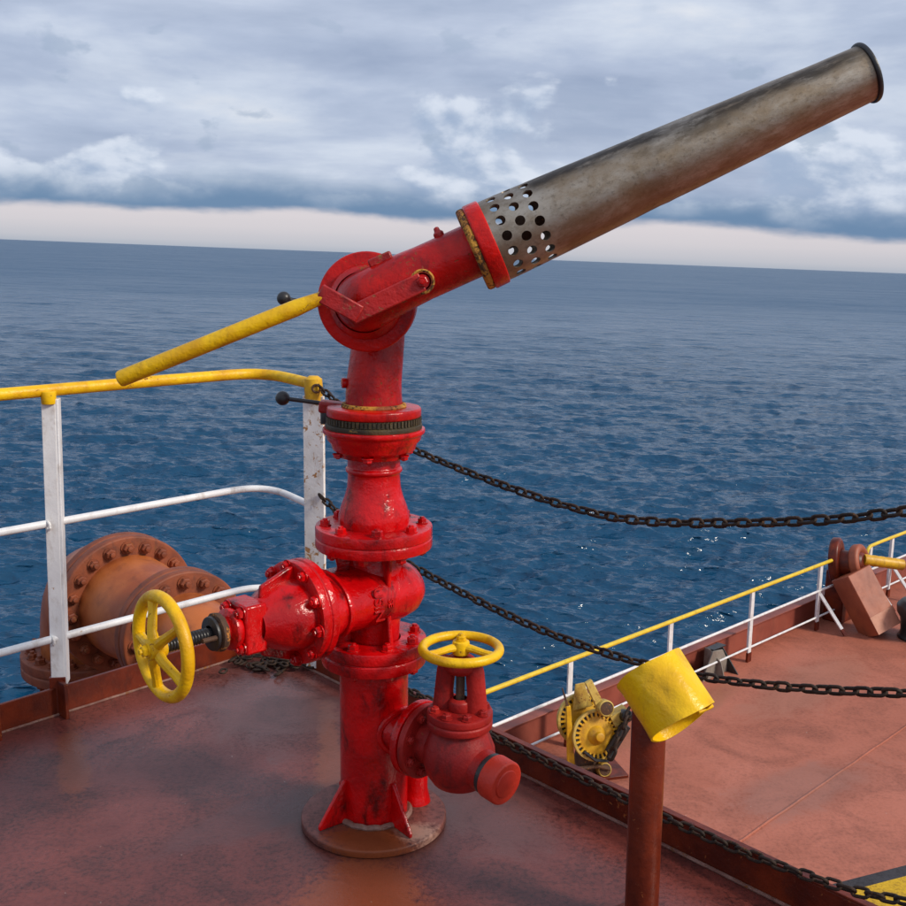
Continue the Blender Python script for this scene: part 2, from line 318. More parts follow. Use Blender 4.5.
class MB:
    def __init__(s): s.v = []; s.f = []; s.uv = None
    def add(s, vs, fs, M=None):
        n = len(s.v)
        s.v += [tuple(M @ Vector(p)) if M is not None else tuple(p) for p in vs]
        s.f += [tuple(i + n for i in f) for f in fs]
        return s
    def lathe(s, profile, M=None, seg=48, b=0.004, sx=1.0, sy=1.0, closed=False):
        pr = rounded(profile, b) if b else list(profile)
        vs, fs, rows = [], [], []
        for r, z in pr:
            if r < 1e-6: rows.append([len(vs)]); vs.append((0, 0, z))
            else:
                rows.append(list(range(len(vs), len(vs) + seg)))
                vs += [(r * math.cos(2 * math.pi * k / seg) * sx, r * math.sin(2 * math.pi * k / seg) * sy, z) for k in range(seg)]
        pairs = list(zip(rows, rows[1:])) + ([(rows[-1], rows[0])] if closed else [])
        for a, c in pairs:
            for k in range(seg):
                k2 = (k + 1) % seg
                if len(a) == 1 and len(c) == 1: continue
                if len(a) == 1: fs.append((a[0], c[k2], c[k]))
                elif len(c) == 1: fs.append((a[k], a[k2], c[0]))
                else: fs.append((a[k], a[k2], c[k2], c[k]))
        return s.add(vs, fs, M)
    def tube(s, path, rad, seg=16, caps=True, closed=False, up=(0, 0, 1), squash=1.0):
        P = [Vector(p) for p in path]; n = len(P)
        rr = rad if isinstance(rad, (list, tuple)) else [rad] * n
        vs, fs = [], []
        prev = None
        for i in range(n):
            if closed: tg = P[(i + 1) % n] - P[i - 1]
            else: tg = P[min(i + 1, n - 1)] - P[max(i - 1, 0)]
            tg.normalize()
            if prev is None:
                h = Vector(up)
                if abs(h.dot(tg)) > 0.95: h = Vector((1, 0, 0))
                a = tg.cross(h).normalized()
            else:
                a = (prev - tg * prev.dot(tg)).normalized()
            prev = a; c = tg.cross(a)
            for k in range(seg):
                th = 2 * math.pi * k / seg
                vs.append(P[i] + a * (rr[i] * math.cos(th)) + c * (rr[i] * math.sin(th) * squash))
        for i in range(n if closed else n - 1):
            j = (i + 1) % n
            for k in range(seg):
                k2 = (k + 1) % seg
                fs.append((i * seg + k, i * seg + k2, j * seg + k2, j * seg + k))
        if caps and not closed:
            fs.append(tuple(reversed(range(seg)))); fs.append(tuple(range((n - 1) * seg, n * seg)))
        return s.add(vs, fs)
    def box(s, size, M=None):
        x, y, z = (d / 2 for d in size)
        vs = [(-x, -y, -z), (x, -y, -z), (x, y, -z), (-x, y, -z), (-x, -y, z), (x, -y, z), (x, y, z), (-x, y, z)]
        return s.add(vs, [(0, 3, 2, 1), (4, 5, 6, 7), (0, 1, 5, 4), (1, 2, 6, 5), (2, 3, 7, 6), (3, 0, 4, 7)], M)
    def prism(s, pts, h, M=None):
        n = len(pts)
        vs = [(x, y, -h / 2) for x, y in pts] + [(x, y, h / 2) for x, y in pts]
        fs = [tuple(reversed(range(n))), tuple(range(n, 2 * n))] + [(i, (i + 1) % n, n + (i + 1) % n, n + i) for i in range(n)]
        return s.add(vs, fs, M)
    def mesh(s, name, mat, off=(0, 0, 0), smooth=35):
        me = bpy.data.meshes.new(name)
        ox, oy, oz = off
        me.from_pydata([(x - ox, y - oy, z - oz) for x, y, z in s.v], [], s.f)
        if mat: me.materials.append(mat)
        me.polygons.foreach_set('use_smooth', [True] * len(me.polygons))
        me.set_sharp_from_angle(angle=R(smooth))
        me.update()
        return me
    def build(s, name, mat, parent=None, loc=None, bevel=0.0, smooth=35):
        off = LOC[parent.name] if parent else (loc or (0, 0, 0))
        o = bpy.data.objects.new(name, s.mesh(name, mat, off, smooth)); COL.objects.link(o)
        if parent: o.parent = parent
        else: o.location = off
        LOC[o.name] = tuple(off)
        if bevel:
            m = o.modifiers.new('edge', 'BEVEL'); m.width = bevel; m.segments = 2; m.limit_method = 'ANGLE'; m.angle_limit = R(40)
            try: m.harden_normals = False
            except Exception: pass
        return o


def inst(name, me, M, parent):
    """One small piece (bolt, link) that shares its mesh, placed by a world matrix under its parent."""
    o = bpy.data.objects.new(name, me); COL.objects.link(o); o.parent = parent
    o.matrix_local = T(*[-c for c in LOC[parent.name]]) @ M
    return o


def tag(o, label, cat, group=None):
    o['label'] = label; o['category'] = cat
    if group: o['group'] = group
    return o


def thing(name, loc, label, cat, group=None):
    o = bpy.data.objects.new(name, None); COL.objects.link(o); o.location = loc; o.empty_display_size = 0.1
    LOC[o.name] = tuple(loc)
    return tag(o, label, cat, group)


def struct(o): o['kind'] = 'structure'; return o


def bezier(pts, n=12):
    """Smooth Catmull-Rom through points."""
    P = [Vector(p) for p in pts]; P = [P[0] * 2 - P[1]] + P + [P[-1] * 2 - P[-2]]
    out = []
    for i in range(1, len(P) - 2):
        p0, p1, p2, p3 = P[i - 1:i + 3]
        for k in range(n):
            t = k / n
            out.append(0.5 * ((2 * p1) + (p2 - p0) * t + (2 * p0 - 5 * p1 + 4 * p2 - p3) * t * t + (3 * p1 - p0 - 3 * p2 + p3) * t ** 3))
    out.append(P[-2])
    return out


def fillet(pts, rad, n=8):
    """Polyline with its inner corners replaced by arcs."""
    P = [Vector(p) for p in pts]; out = [P[0]]
    for i in range(1, len(P) - 1):
        a = (P[i - 1] - P[i]); b = (P[i + 1] - P[i]); k = min(rad, a.length * .49, b.length * .49)
        q0, q2 = P[i] + a.normalized() * k, P[i] + b.normalized() * k
        for j in range(n + 1):
            t = j / n
            out.append(q0 * (1 - t) ** 2 + P[i] * 2 * t * (1 - t) + q2 * t * t)
    out.append(P[-1])
    return out


def bolt_mesh(name, mat, r, h, stud=0.6):
    m = MB()
    hexp = [(r * math.cos(math.pi / 3 * k), r * math.sin(math.pi / 3 * k)) for k in range(6)]
    m.lathe([(r * 1.25, 0), (r * 1.25, h * 0.2), (0, h * 0.2)], seg=12, b=0)
    vs = [(x, y, 0) for x, y in hexp] + [(x, y, h * .85) for x, y in hexp] + [(x * .8, y * .8, h) for x, y in hexp]
    fs = [(i, (i + 1) % 6, 6 + (i + 1) % 6, 6 + i) for i in range(6)] + [(6 + i, 6 + (i + 1) % 6, 12 + (i + 1) % 6, 12 + i) for i in range(6)] + [tuple(range(12, 18))]
    m.add(vs, fs)
    if stud: m.lathe([(r * .5, h * .9), (r * .5, h * (1 + stud)), (0, h * (1 + stud))], seg=8, b=r * .12)
    return m.mesh(name, mat)


def bolt_ring(parent, me, M, radius, n, phase=0.0, skip=()):
    for k in range(n):
        if k in skip: continue
        a = 2 * math.pi * k / n + phase
        inst('bolt', me, M @ T(radius * math.cos(a), radius * math.sin(a), 0) @ Matrix.Rotation(random.uniform(0, 1), 4, 'Z') @ Matrix.Rotation(random.uniform(-.05, .05), 4, 'X') @ Matrix.Scale(random.uniform(.9, 1.08), 4), parent)


# ------------------------------------------------------------------ setting: sea
def build_sea():
    SEA_Z = -19.0
    az_d = np.radians(np.linspace(-34, 34, 880))
    az_o = np.radians(np.concatenate([np.linspace(-180, -35, 70), np.linspace(35, 180, 70)]))
    az = np.sort(np.concatenate([az_d, az_o]))[:-1]
    inv = np.linspace(1 / 36.0, 1 / 2400.0, 840)
    rad = np.concatenate([[6.0, 20.0], 1 / inv, [3500, 6000, 12000, 25000, 45000]])
    A, Rr = np.meshgrid(az, rad)
    X = Rr * np.sin(A); Y = Rr * np.cos(A)
    dr = np.gradient(rad)[:, None]; da = np.gradient(az)[None, :] * Rr
    cell = np.maximum(dr * 0.6, np.abs(da))
    rng = np.random.default_rng(5)
    Z = np.zeros_like(X); DX = np.zeros_like(X); DY = np.zeros_like(X)
    wind = math.radians(-86)
    for lam in np.geomspace(0.55, 18.0, 110):
        k = 2 * math.pi / lam
        th = wind + rng.normal(0, 0.40)
        amp = 0.0145 * lam ** 0.68 * rng.uniform(0.5, 1.4) * (0.45 if lam > 7 else 0.75 if lam > 3.5 else 1.0)
        fade = np.exp(-(cell * 2.2 / lam) ** 2)
        ph = k * (X * math.cos(th) + Y * math.sin(th)) + rng.uniform(0, 6.28)
        Z += amp * fade * np.cos(ph)
        s = 0.95 * amp * fade * np.sin(ph)
        DX -= s * math.cos(th); DY -= s * math.sin(th)
    X = X + DX; Y = Y + DY
    Zw = SEA_Z + Z - X * math.tan(HEEL)
    nv = X.size; nr, na = X.shape
    co = np.stack([X, Y, Zw], -1).reshape(-1, 3)
    i = np.arange(nr - 1)[:, None] * na; j = np.arange(na)[None, :]; j2 = (j + 1) % na
    q = np.stack([i + j, i + j2, i + na + j2, i + na + j], -1).reshape(-1, 4)[:, ::-1]
    me = bpy.data.meshes.new('sea')
    me.vertices.add(nv); me.vertices.foreach_set('co', co.astype(np.float32).ravel())
    me.loops.add(q.size); me.loops.foreach_set('vertex_index', q.astype(np.int32).ravel())
    me.polygons.add(len(q)); me.polygons.foreach_set('loop_start', np.arange(0, q.size, 4, dtype=np.int32))
    me.update(calc_edges=True); me.validate()
    me.polygons.foreach_set('use_smooth', [True] * len(me.polygons))
    me.materials.append(SEA)
    o = bpy.data.objects.new('sea', me); COL.objects.link(o)
    struct(o)


build_sea()

# ------------------------------------------------------------------ setting: decks
LOWZ = -3.8
CORNER = Vector((-0.703, 3.852, 0)); U = Vector((0.685, -0.728, 0)).normalized(); V = Vector((-0.685, -0.729, 0)).normalized()
SHIP0 = Vector((1.0, 10.85, LOWZ)); SD = Vector((0.728, 0.686, 0)).normalized(); SN = Vector((-0.686, 0.728, 0)).normalized()   # ship's side, outboard normal


def grid_sheet(name, o, a, b, na, nb, mat, wob, z, seed):
    rng = np.random.default_rng(seed)
    ph = rng.uniform(0, 6.28, (14, 2)); kk = rng.normal(0, 2.2 if na > 20 else 1.0, (14, 2))
    vs = []
    for i in range(na + 1):
        for j in range(nb + 1):
            p = o + a * (i / na) + b * (j / nb)
            w = sum(math.sin(kk[q, 0] * p.x + kk[q, 1] * p.y + ph[q, 0]) for q in range(14)) / 14
            vs.append((p.x, p.y, z + wob * w))
    fs = [(i * (nb + 1) + j, (i + 1) * (nb + 1) + j, (i + 1) * (nb + 1) + j + 1, i * (nb + 1) + j + 1) for i in range(na) for j in range(nb)]
    m = MB(); m.add(vs, fs)
    return struct(m.build(name, mat))


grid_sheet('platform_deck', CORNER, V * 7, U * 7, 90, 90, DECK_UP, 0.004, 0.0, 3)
m = MB(); q = [CORNER + U * 0.01 + V * 0.01, CORNER + U * 6.99 + V * 0.01, CORNER + U * 6.99 + V * 6.99, CORNER + V * 6.99 + U * 0.01]
m.add([(p.x, p.y, -0.02) for p in q] + [(p.x, p.y, LOWZ) for p in q], [(0, 4, 5, 1), (1, 5, 6, 2), (2, 6, 7, 3), (3, 7, 4, 0), (0, 1, 2, 3)])
struct(m.build('platform_side', HULL))
lo = SHIP0 - SD * 22
grid_sheet('main_deck', Vector((lo.x, lo.y, 0)) + SN * 0.1, SD * 62, -SN * 26, 60, 40, DECK_LOW, 0.010, LOWZ, 8)
m = MB(); q = [lo + SN * 0.12, lo + SN * 0.12 + SD * 62, lo + SD * 62 - SN * 26, lo - SN * 26]
m.add([(p.x, p.y, LOWZ - 0.03) for p in q] + [(p.x, p.y, -18) for p in q], [(0, 4, 5, 1), (1, 5, 6, 2), (2, 6, 7, 3), (3, 7, 4, 0)])
struct(m.build('hull_side', HULL))


def shipp(t, out, z=0.0): return SHIP0 + SD * t + SN * out + Vector((0, 0, z))


def strip_mesh(p0, p1, w, h, name, mat, parent=None, bevel=0.0):
    d = p1 - p0; M = frame((p0 + p1) / 2, (0, 0, 1), d)
    return MB().box((d.length, w, h), M).build(name, mat, parent, bevel=bevel)


# painted marking on the main deck (black border, yellow field), laid as sheets
a0, a1 = Vector((3.355, 8.242, 0)), Vector((4.55, 8.72, 0))
da = (a1 - a0).normalized(); na = Vector((da.y, -da.x, 0))
m = MB(); z = LOWZ + 0.016
m.add([(p.x, p.y, z) for p in (a0 - da * 1.5, a0 + da * 6, a0 + da * 6 + na * 0.13, a0 - da * 1.5 + na * 0.13)], [(3, 2, 1, 0)])
struct(m.build('black_deck_marking', HAZ_K))
m = MB(); m.add([(p.x, p.y, z) for p in (a0 - da * 1.5 + na * 0.13, a0 + da * 6 + na * 0.13, a0 + da * 6 + na * 1.8, a0 - da * 1.5 + na * 1.8)], [(3, 2, 1, 0)])
struct(m.build('yellow_deck_marking', HAZ_Y))
# weld seams across the main deck plating
for p0, p1 in ((Vector((1.66, 7.90, LOWZ + .004)), Vector((8.2, 14.2, LOWZ + .004))),):
    struct(MB().tube([p0.lerp(p1, i / 60) + Vector((random.uniform(-.004, .004), random.uniform(-.004, .004), 0)) for i in range(61)], 0.012, 8).build('weld_seam', DECK_LOW))

# ------------------------------------------------------------------ coamings
c1 = thing('deck_coaming', (CORNER.x - .35, CORNER.y - .37, 0), 'low red-brown steel coaming along the left platform edge under the white rail post', 'coaming', 'platform coamings')
H = 0.092
strip_mesh(CORNER + Vector((0, 0, H / 2 + .004)), CORNER + V * 4.5 + Vector((0, 0, H / 2 + .004)), 0.012, H, 'upright_plate', BROWN, c1, 0.002)
MB().tube([CORNER + V * (4.5 * i / 80) + Vector((.006, -.006, .004)) + Vector((random.uniform(-.001, .001), 0, 0)) for i in range(81)], 0.0045, 8).build('weld_bead', WELD, c1)
for tt in (0.845, 1.065, 2.2):
    p = CORNER + V * tt
    MB().box((0.012, 0.055, H + 0.03), frame(p + U * 0.03 + Vector((0, 0, (H + .03) / 2)), (0, 0, 1), V)).build('stiffener', BROWN, c1, bevel=.002)
c2 = thing('deck_coaming', (CORNER.x + .7, CORNER.y - .75, 0), 'dark red-brown steel coaming running diagonally to the right behind the brown pipe post', 'coaming', 'platform coamings')
H2 = 0.085
strip_mesh(CORNER + Vector((0, 0, H2 / 2 + .004)), CORNER + U * 4.5 + Vector((0, 0, H2 / 2 + .004)), 0.012, H2, 'upright_plate', BROWN, c2, 0.002)
strip_mesh(CORNER - V * .004 + Vector((0, 0, H2 + .0075)), CORNER + U * 4.5 - V * .004 + Vector((0, 0, H2 + .0075)), 0.022, 0.007, 'top_lip', BROWN, c2, 0.002)
MB().tube([CORNER + U * (4.5 * i / 80) + V * .009 + Vector((0, 0, .004)) + Vector((random.uniform(-.001, .001), 0, 0)) for i in range(81)], 0.005, 8).build('weld_bead', WELD, c2)

# ------------------------------------------------------------------ fire monitor
AX, AY = -0.2, 2.61
AXIS = T(AX, AY, 0)
fm = thing('fire_monitor', (AX, AY, 0), 'red ship fire monitor with steel perforated nozzle aimed up to the right', 'fire monitor')
B_S = bolt_mesh('flange_bolt', RED, 0.0115, 0.012, 0.2)
B_M = bolt_mesh('valve_bolt', RED, 0.0135, 0.015, 0.3)
B_D = bolt_mesh('hydrant_bolt', RED_DULL, 0.0115, 0.012, 0.25)

bp = MB().lathe([(0, .002), (.195, .002), (.195, .018), (.192, .022), (.09, .023), (0, .023)], AXIS, 96, .002).build('base_plate', BASEPL, fm)
MB().tube([(AX + .096 * math.cos(k * math.pi / 24), AY + .096 * math.sin(k * math.pi / 24), .028 + .002 * math.sin(k * 2.1)) for k in range(48)], .008, 8, closed=True).build('weld_bead', WELD, bp)
MB().lathe([(.090, .022), (.090, .468)], AXIS, 72, 0).build('riser_pipe', RED, fm)
for k, a in enumerate((-142, -52, 38, 128)):
    a = R(a); d = Vector((math.cos(a), math.sin(a), 0))
    M = Matrix((d, Vector((0, 0, 1)), d.cross(Vector((0, 0, 1))))).transposed().to_4x4(); M.translation = Vector((AX, AY, .024))
    MB().prism([(.086, 0), (.172, 0), (.172, .012), (.097, .118), (.086, .118)], .010, M).build('gusset', RED, fm, bevel=.003)

fl = MB().lathe([(.088, .455), (.137, .455), (.137, .484), (.1345, .4855), (.1345, .4885), (.137, .490), (.137, .520), (.07, .520)], AXIS, 72, .004).build('lower_flange', RED, fm)
bolt_ring(fl, B_M, AXIS @ T(0, 0, .520), .112, 8, R(22))
bolt_ring(fl, B_M, AXIS @ T(0, 0, .455) @ Matrix.Rotation(math.pi, 4, 'X'), .112, 8, R(22))

# gate valve body: flattened drum along the bonnet axis, necks up and down
BD = Vector((-.731, -.682, 0)).normalized(); VZ = 0.642
BF = frame((AX, AY, VZ), BD, (0, 0, 1))               # local x = up, z = along the bonnet
vb = MB()
vb.lathe([(0, -.128), (.045, -.124), (.078, -.108), (.098, -.080), (.106, -.045), (.106, .165), (.112, .185), (.118, .208)], BF, 64, .004, sx=.76, sy=1.0)
vb.lathe([(.066, .515), (.068, .56), (.075, .60)], AXIS, 48, 0)
vb.lathe([(.076, .69), (.068, .73), (.066, .775)], AXIS, 48, 0)
vbo = vb.build('valve_body', RED, fm)
for a, w in ((-62, .012), (118, .012), (205, .012)):        # webs between the drum and the flanges
    a = R(a); d = Vector((math.cos(a), math.sin(a), 0))
    M = Matrix((d, Vector((0, 0, 1)), d.cross(Vector((0, 0, 1))))).transposed().to_4x4(); M.translation = Vector((AX, AY, 0))
    MB().prism([(.06, .517), (.118, .517), (.106, .56), (.092, .64), (.100, .72), (.112, .775), (.06, .775)], w, M).build('web', RED, vbo, bevel=.004)
# raised band round the drum and the cast letters on its near face
MB().lathe([(.1, .148), (.1125, .148), (.1125, .160), (.1, .160)], BF, 64, .003, sx=.78, sy=1.0).build('band', RED, vbo)


def cast_text(txt, size, M, parent, name):
    cu = bpy.data.curves.new(name, 'FONT'); cu.body = txt; cu.size = size; cu.extrude = .0022; cu.bevel_depth = .0006; cu.align_x = 'CENTER'; cu.align_y = 'CENTER'
    tmp = bpy.data.objects.new('tmp', cu); COL.objects.link(tmp)
    bpy.context.view_layer.update()
    me = bpy.data.meshes.new_from_object(tmp.evaluated_get(bpy.context.evaluated_depsgraph_get()))
    bpy.data.objects.remove(tmp)
    me.materials.clear(); me.materials.append(RED)
    o = inst(name, me, M, parent); o['label'] = 'raised cast letters on the valve body'
    return o


fwd = Vector((BD.y, -BD.x, 0)); fwd = fwd if fwd.y < 0 else -fwd       # horizontal, across the bonnet axis, towards the viewer
tx = Vector((0, 0, -1)); tz = (fwd + Vector((0, 0, .10))).normalized(); ty = tz.cross(tx).normalized(); tx = ty.cross(tz)
MT = Matrix((tx, ty, tz)).transposed().to_4x4()
o_ = Vector((AX, AY, VZ)) + fwd * .1055 + Vector((0, 0, .006))
MT.translation = o_ + BD * .070; cast_text('USIN', .040, MT.copy(), vbo, 'cast_letters')
MT.translation = o_ + BD * .032 + Vector((0, 0, -.004)); cast_text('SE', .022, MT.copy(), vbo, 'cast_letters')

bf = MB().lathe([(.08, .204), (.130, .204), (.130, .224), (.1265, .226), (.1265, .230), (.130, .232), (.130, .252), (.07, .252)], BF, 64, .005, sx=.98).build('bonnet_flange', RED, fm)
bolt_ring(bf, B_M, BF @ T(0, 0, .252), .115, 10, R(10))
bn = MB().lathe([(.104, .248), (.103, .272), (.095, .300), (.080, .330), (.064, .352), (.056, .366)], BF, 56, .004, sx=.86).build('bonnet', RED, fm)
for a in (0, math.pi, math.pi / 2 + .4):
    M = BF @ Matrix.Rotation(a, 4, 'Z') @ Matrix.Rotation(math.pi / 2, 4, 'X')
    MB().prism([(.05, .250), (.118, .250), (.116, .268), (.086, .344), (.04, .350)], .013, M).build('rib', RED, bn, bevel=.004)
gl = MB().box((.118, .092, .058), BF @ T(0, 0, .383)).build('gland_box', RED, fm, bevel=.006)
for sx in (-1, 1):
    for sy in (-1, 1): inst('bolt', B_M, BF @ T(sx * .043, sy * .031, .412), gl)
MB().lathe([(.018, .412), (.046, .414), (.050, .424), (.050, .434), (.032, .442), (.030, .450)], BF, 20, .003).build('gland_nut', RED, fm)
MB().lathe([(.02, .448), (.043, .450), (.046, .456), (.046, .466), (.03, .470)], BF, 12, .002).build('gland_follower', RUSTM, fm)
MB().lathe([(.02, .470), (.040, .471), (.040, .479), (.02, .480)], BF, 28, .002).build('packing_plate', BLACK, fm)
sm = MB(); sm.lathe([(.014, .46), (.014, .60)], BF, 16, 0)
for i in range(14):
    sm.lathe([(.0138, .484 + i * .0075), (.0168, .4868 + i * .0075), (.0138, .4896 + i * .0075)], BF, 16, 0)
sm.build('stem', BLACK, fm)
for sy in (-1, 1):
    MB().tube([tuple(BF @ Vector((.0, sy * .030, z))) for z in (.45, .515)], .006, 8).build('gland_stud', RUSTM, fm)


def hand_wheel(parent, M, rad, tr, spokes, mat, phase=0.0, dish=.022, hub=.026, name='hand_wheel'):
    w = MB().tube([M @ Vector((rad * math.cos(k * math.pi / 36), rad * math.sin(k * math.pi / 36), 0)) for k in range(72)], tr, 16, closed=True, squash=1.0).build(name, mat, parent)
    for k in range(spokes):
        a = 2 * math.pi * k / spokes + phase; c, s = math.cos(a), math.sin(a)
        MB().tube([M @ Vector((hub * .5 * c, hub * .5 * s, dish)), M @ Vector((rad * .35 * c, rad * .35 * s, dish * .95)), M @ Vector((rad * .72 * c, rad * .72 * s, dish * .35)), M @ Vector((rad * .97 * c, rad * .97 * s, 0))],
                  [tr * .95, tr * .8, tr * .72, tr * .85], 10).build('spoke', mat, w)
    MB().lathe([(0, dish - hub * .9), (hub, dish - hub * .9), (hub, dish + hub * .7), (hub * .55, dish + hub * .8), (0, dish + hub * .8)], M, 24, .004).build('hub', mat, w)
    n = inst('nut', bolt_mesh('wheel_nut', mat, hub * .55, hub * .55, .5), M @ T(0, 0, dish + hub * .78), w)
    return w


hand_wheel(fm, BF @ T(0, 0, .597), .113, .0145, 5, YEL, R(20), .018, .024)

# flange, reducing neck and swivel
uf = MB().lathe([(.066, .765), (.150, .765), (.150, .790), (.1475, .7915), (.1475, .794), (.150, .7955), (.150, .822), (.08, .822)], AXIS, 72, .005).build('upper_flange', RED, fm)
bolt_ring(uf, B_M, AXIS @ T(0, 0, .822), .124, 8, R(8))
bolt_ring(uf, B_M, AXIS @ T(0, 0, .765) @ Matrix.Rotation(math.pi, 4, 'X'), .124, 8, R(8))
MB().lathe([(.088, .820), (.091, .833), (.090, .850), (.084, .872), (.0745, .897), (.0685, .920), (.0665, .945), (.0665, .958), (.072, .962), (.072, .970), (.0665, .974), (.067, 1.01)], AXIS, 64, .003).build('reducing_neck', RED, fm)
dish = MB().lathe([(.066, 1.000), (.088, 1.000), (.092, 1.012), (.104, 1.018), (.109, 1.034), (.118, 1.044), (.121, 1.056), (.129, 1.062), (.129, 1.073), (.10, 1.073)], AXIS, 72, .003).build('swivel_housing', RED, fm)
bolt_ring(dish, B_S, AXIS @ T(0, 0, 1.012) @ Matrix.Rotation(math.pi, 4, 'X'), .096, 6, R(35))
gr = MB().lathe([(.09, 1.071), (.121, 1.071), (.122, 1.084), (.116, 1.087), (.116, 1.103), (.09, 1.104)], AXIS, 72, .002).build('slewing_gear', GREASE, fm)
tooth = MB().box((.005, .0065, .0145)).mesh('gear_tooth', GREASE)
for k in range(72):
    inst('tooth', tooth, AXIS @ Matrix.Rotation(2 * math.pi * k / 72, 4, 'Z') @ T(.1175, 0, 1.095), gr)
MB().lathe([(.07, 1.1035), (.118, 1.1035), (.119, 1.108), (.119, 1.122), (.116, 1.126), (.07, 1.127)], AXIS, 72, .003).build('swivel_plate', RED_OLD, fm)

# lower elbow: rises, leans back a little and turns forward into the disc joint
JC = Vector((-.205, 2.47, 1.392)); JD = Vector((-.08, -1, .02)).normalized()
pth = bezier([(AX, AY, 1.122), (AX + .000, AY + .004, 1.18), (AX + .006, AY + .012, 1.25), (AX + .012, AY + .015, 1.32), (AX + .008, AY - .02, 1.375), (JC.x, JC.y + .07, 1.392), (JC.x, JC.y + .02, 1.392)], 6)
MB().tube(pth, [.072 - .009 * min(1, i / 20) for i in range(len(pth))], 48).build('lower_elbow', RED_OLD, fm)
MB().tube([(AX + .075 * math.cos(k * math.pi / 24), AY + .075 * math.sin(k * math.pi / 24), 1.129) for k in range(48)], .007, 8, closed=True).build('weld_bead', RUSTY_RING, fm)
JF = frame(JC, JD, (0, 0, 1))
jd = MB().lathe([(.05, -.055), (.108, -.055), (.113, -.050), (.113, -.028), (.09, -.026)], JF, 72, .003).build('joint_back_plate', RED_WORN, fm)
MB().lathe([(.09, -.027), (.111, -.026), (.111, -.012), (.09, -.011)], JF, 72, .001).build('joint_seal', BLACK, fm)
MB().lathe([(.07, -.012), (.114, -.012), (.116, -.008), (.116, .010), (.113, .014), (.06, .016), (0, .016)], JF, 72, .003).build('joint_front_plate', RED_OLD, fm)

# upper elbow: leaves the disc towards the viewer, bends up to the right into the nozzle
NB, NT_ = Vector((.056, 2.40, 1.520)), Vector((.887, 2.40, 1.903))
ND = (NT_ - NB).normalized()
e0 = JC + JD * .01; e1 = JC + JD * .07 - ND * .012
q = [e0, JC + JD * .035 + ND * .003, JC + JD * .062 + ND * .022, NB - ND * .17, NB - ND * .10, NB - ND * .03]
pth = bezier([q[0], q[1], JC + JD * .058 + ND * .03, NB - ND * .19, NB - ND * .12, NB - ND * .05, NB - ND * .01], 6)
MB().tube(pth, [.074 - .013 * min(1, i / 22) for i in range(len(pth))], 48).build('upper_elbow', RED_OLD, fm)
MB().lathe([(.07, .010), (.088, .012), (.086, .030), (.07, .05)], JF, 56, .006).build('elbow_root', RED_OLD, fm)
gn = NB - ND * .075 + Vector((-ND.z, 0, ND.x)) * .058
MB().lathe([(0, 0), (.012, 0), (.012, .010), (.007, .014), (.006, .022), (0, .024)], frame(gn, (-ND.z, 0, ND.x)), 12, .002).build('grease_nipple', RED_WORN, fm)
# stop block on the top of the elbow and pivot bolt
MB().box((.055, .03, .02), frame(NB - ND * .235 + Vector((-.012, .0, .068)), (-ND.z, 0, ND.x), ND)).build('stop_block', RED_WORN, fm, bevel=.004)

# nozzle
NFr = frame(NB, ND, (0, -1, 0))
MB().lathe([(.060, -.022), (.092, -.022), (.0955, -.017), (.0955, -.006), (.090, -.004)], NFr, 64, .003).build('rusty_ring', RUSTY_RING, fm)
MB().lathe([(.090, -.006), (.097, -.005), (.0985, .0), (.0975, .030), (.0915, .032)], NFr, 64, .003).build('nozzle_collar', RED_OLD, fm)


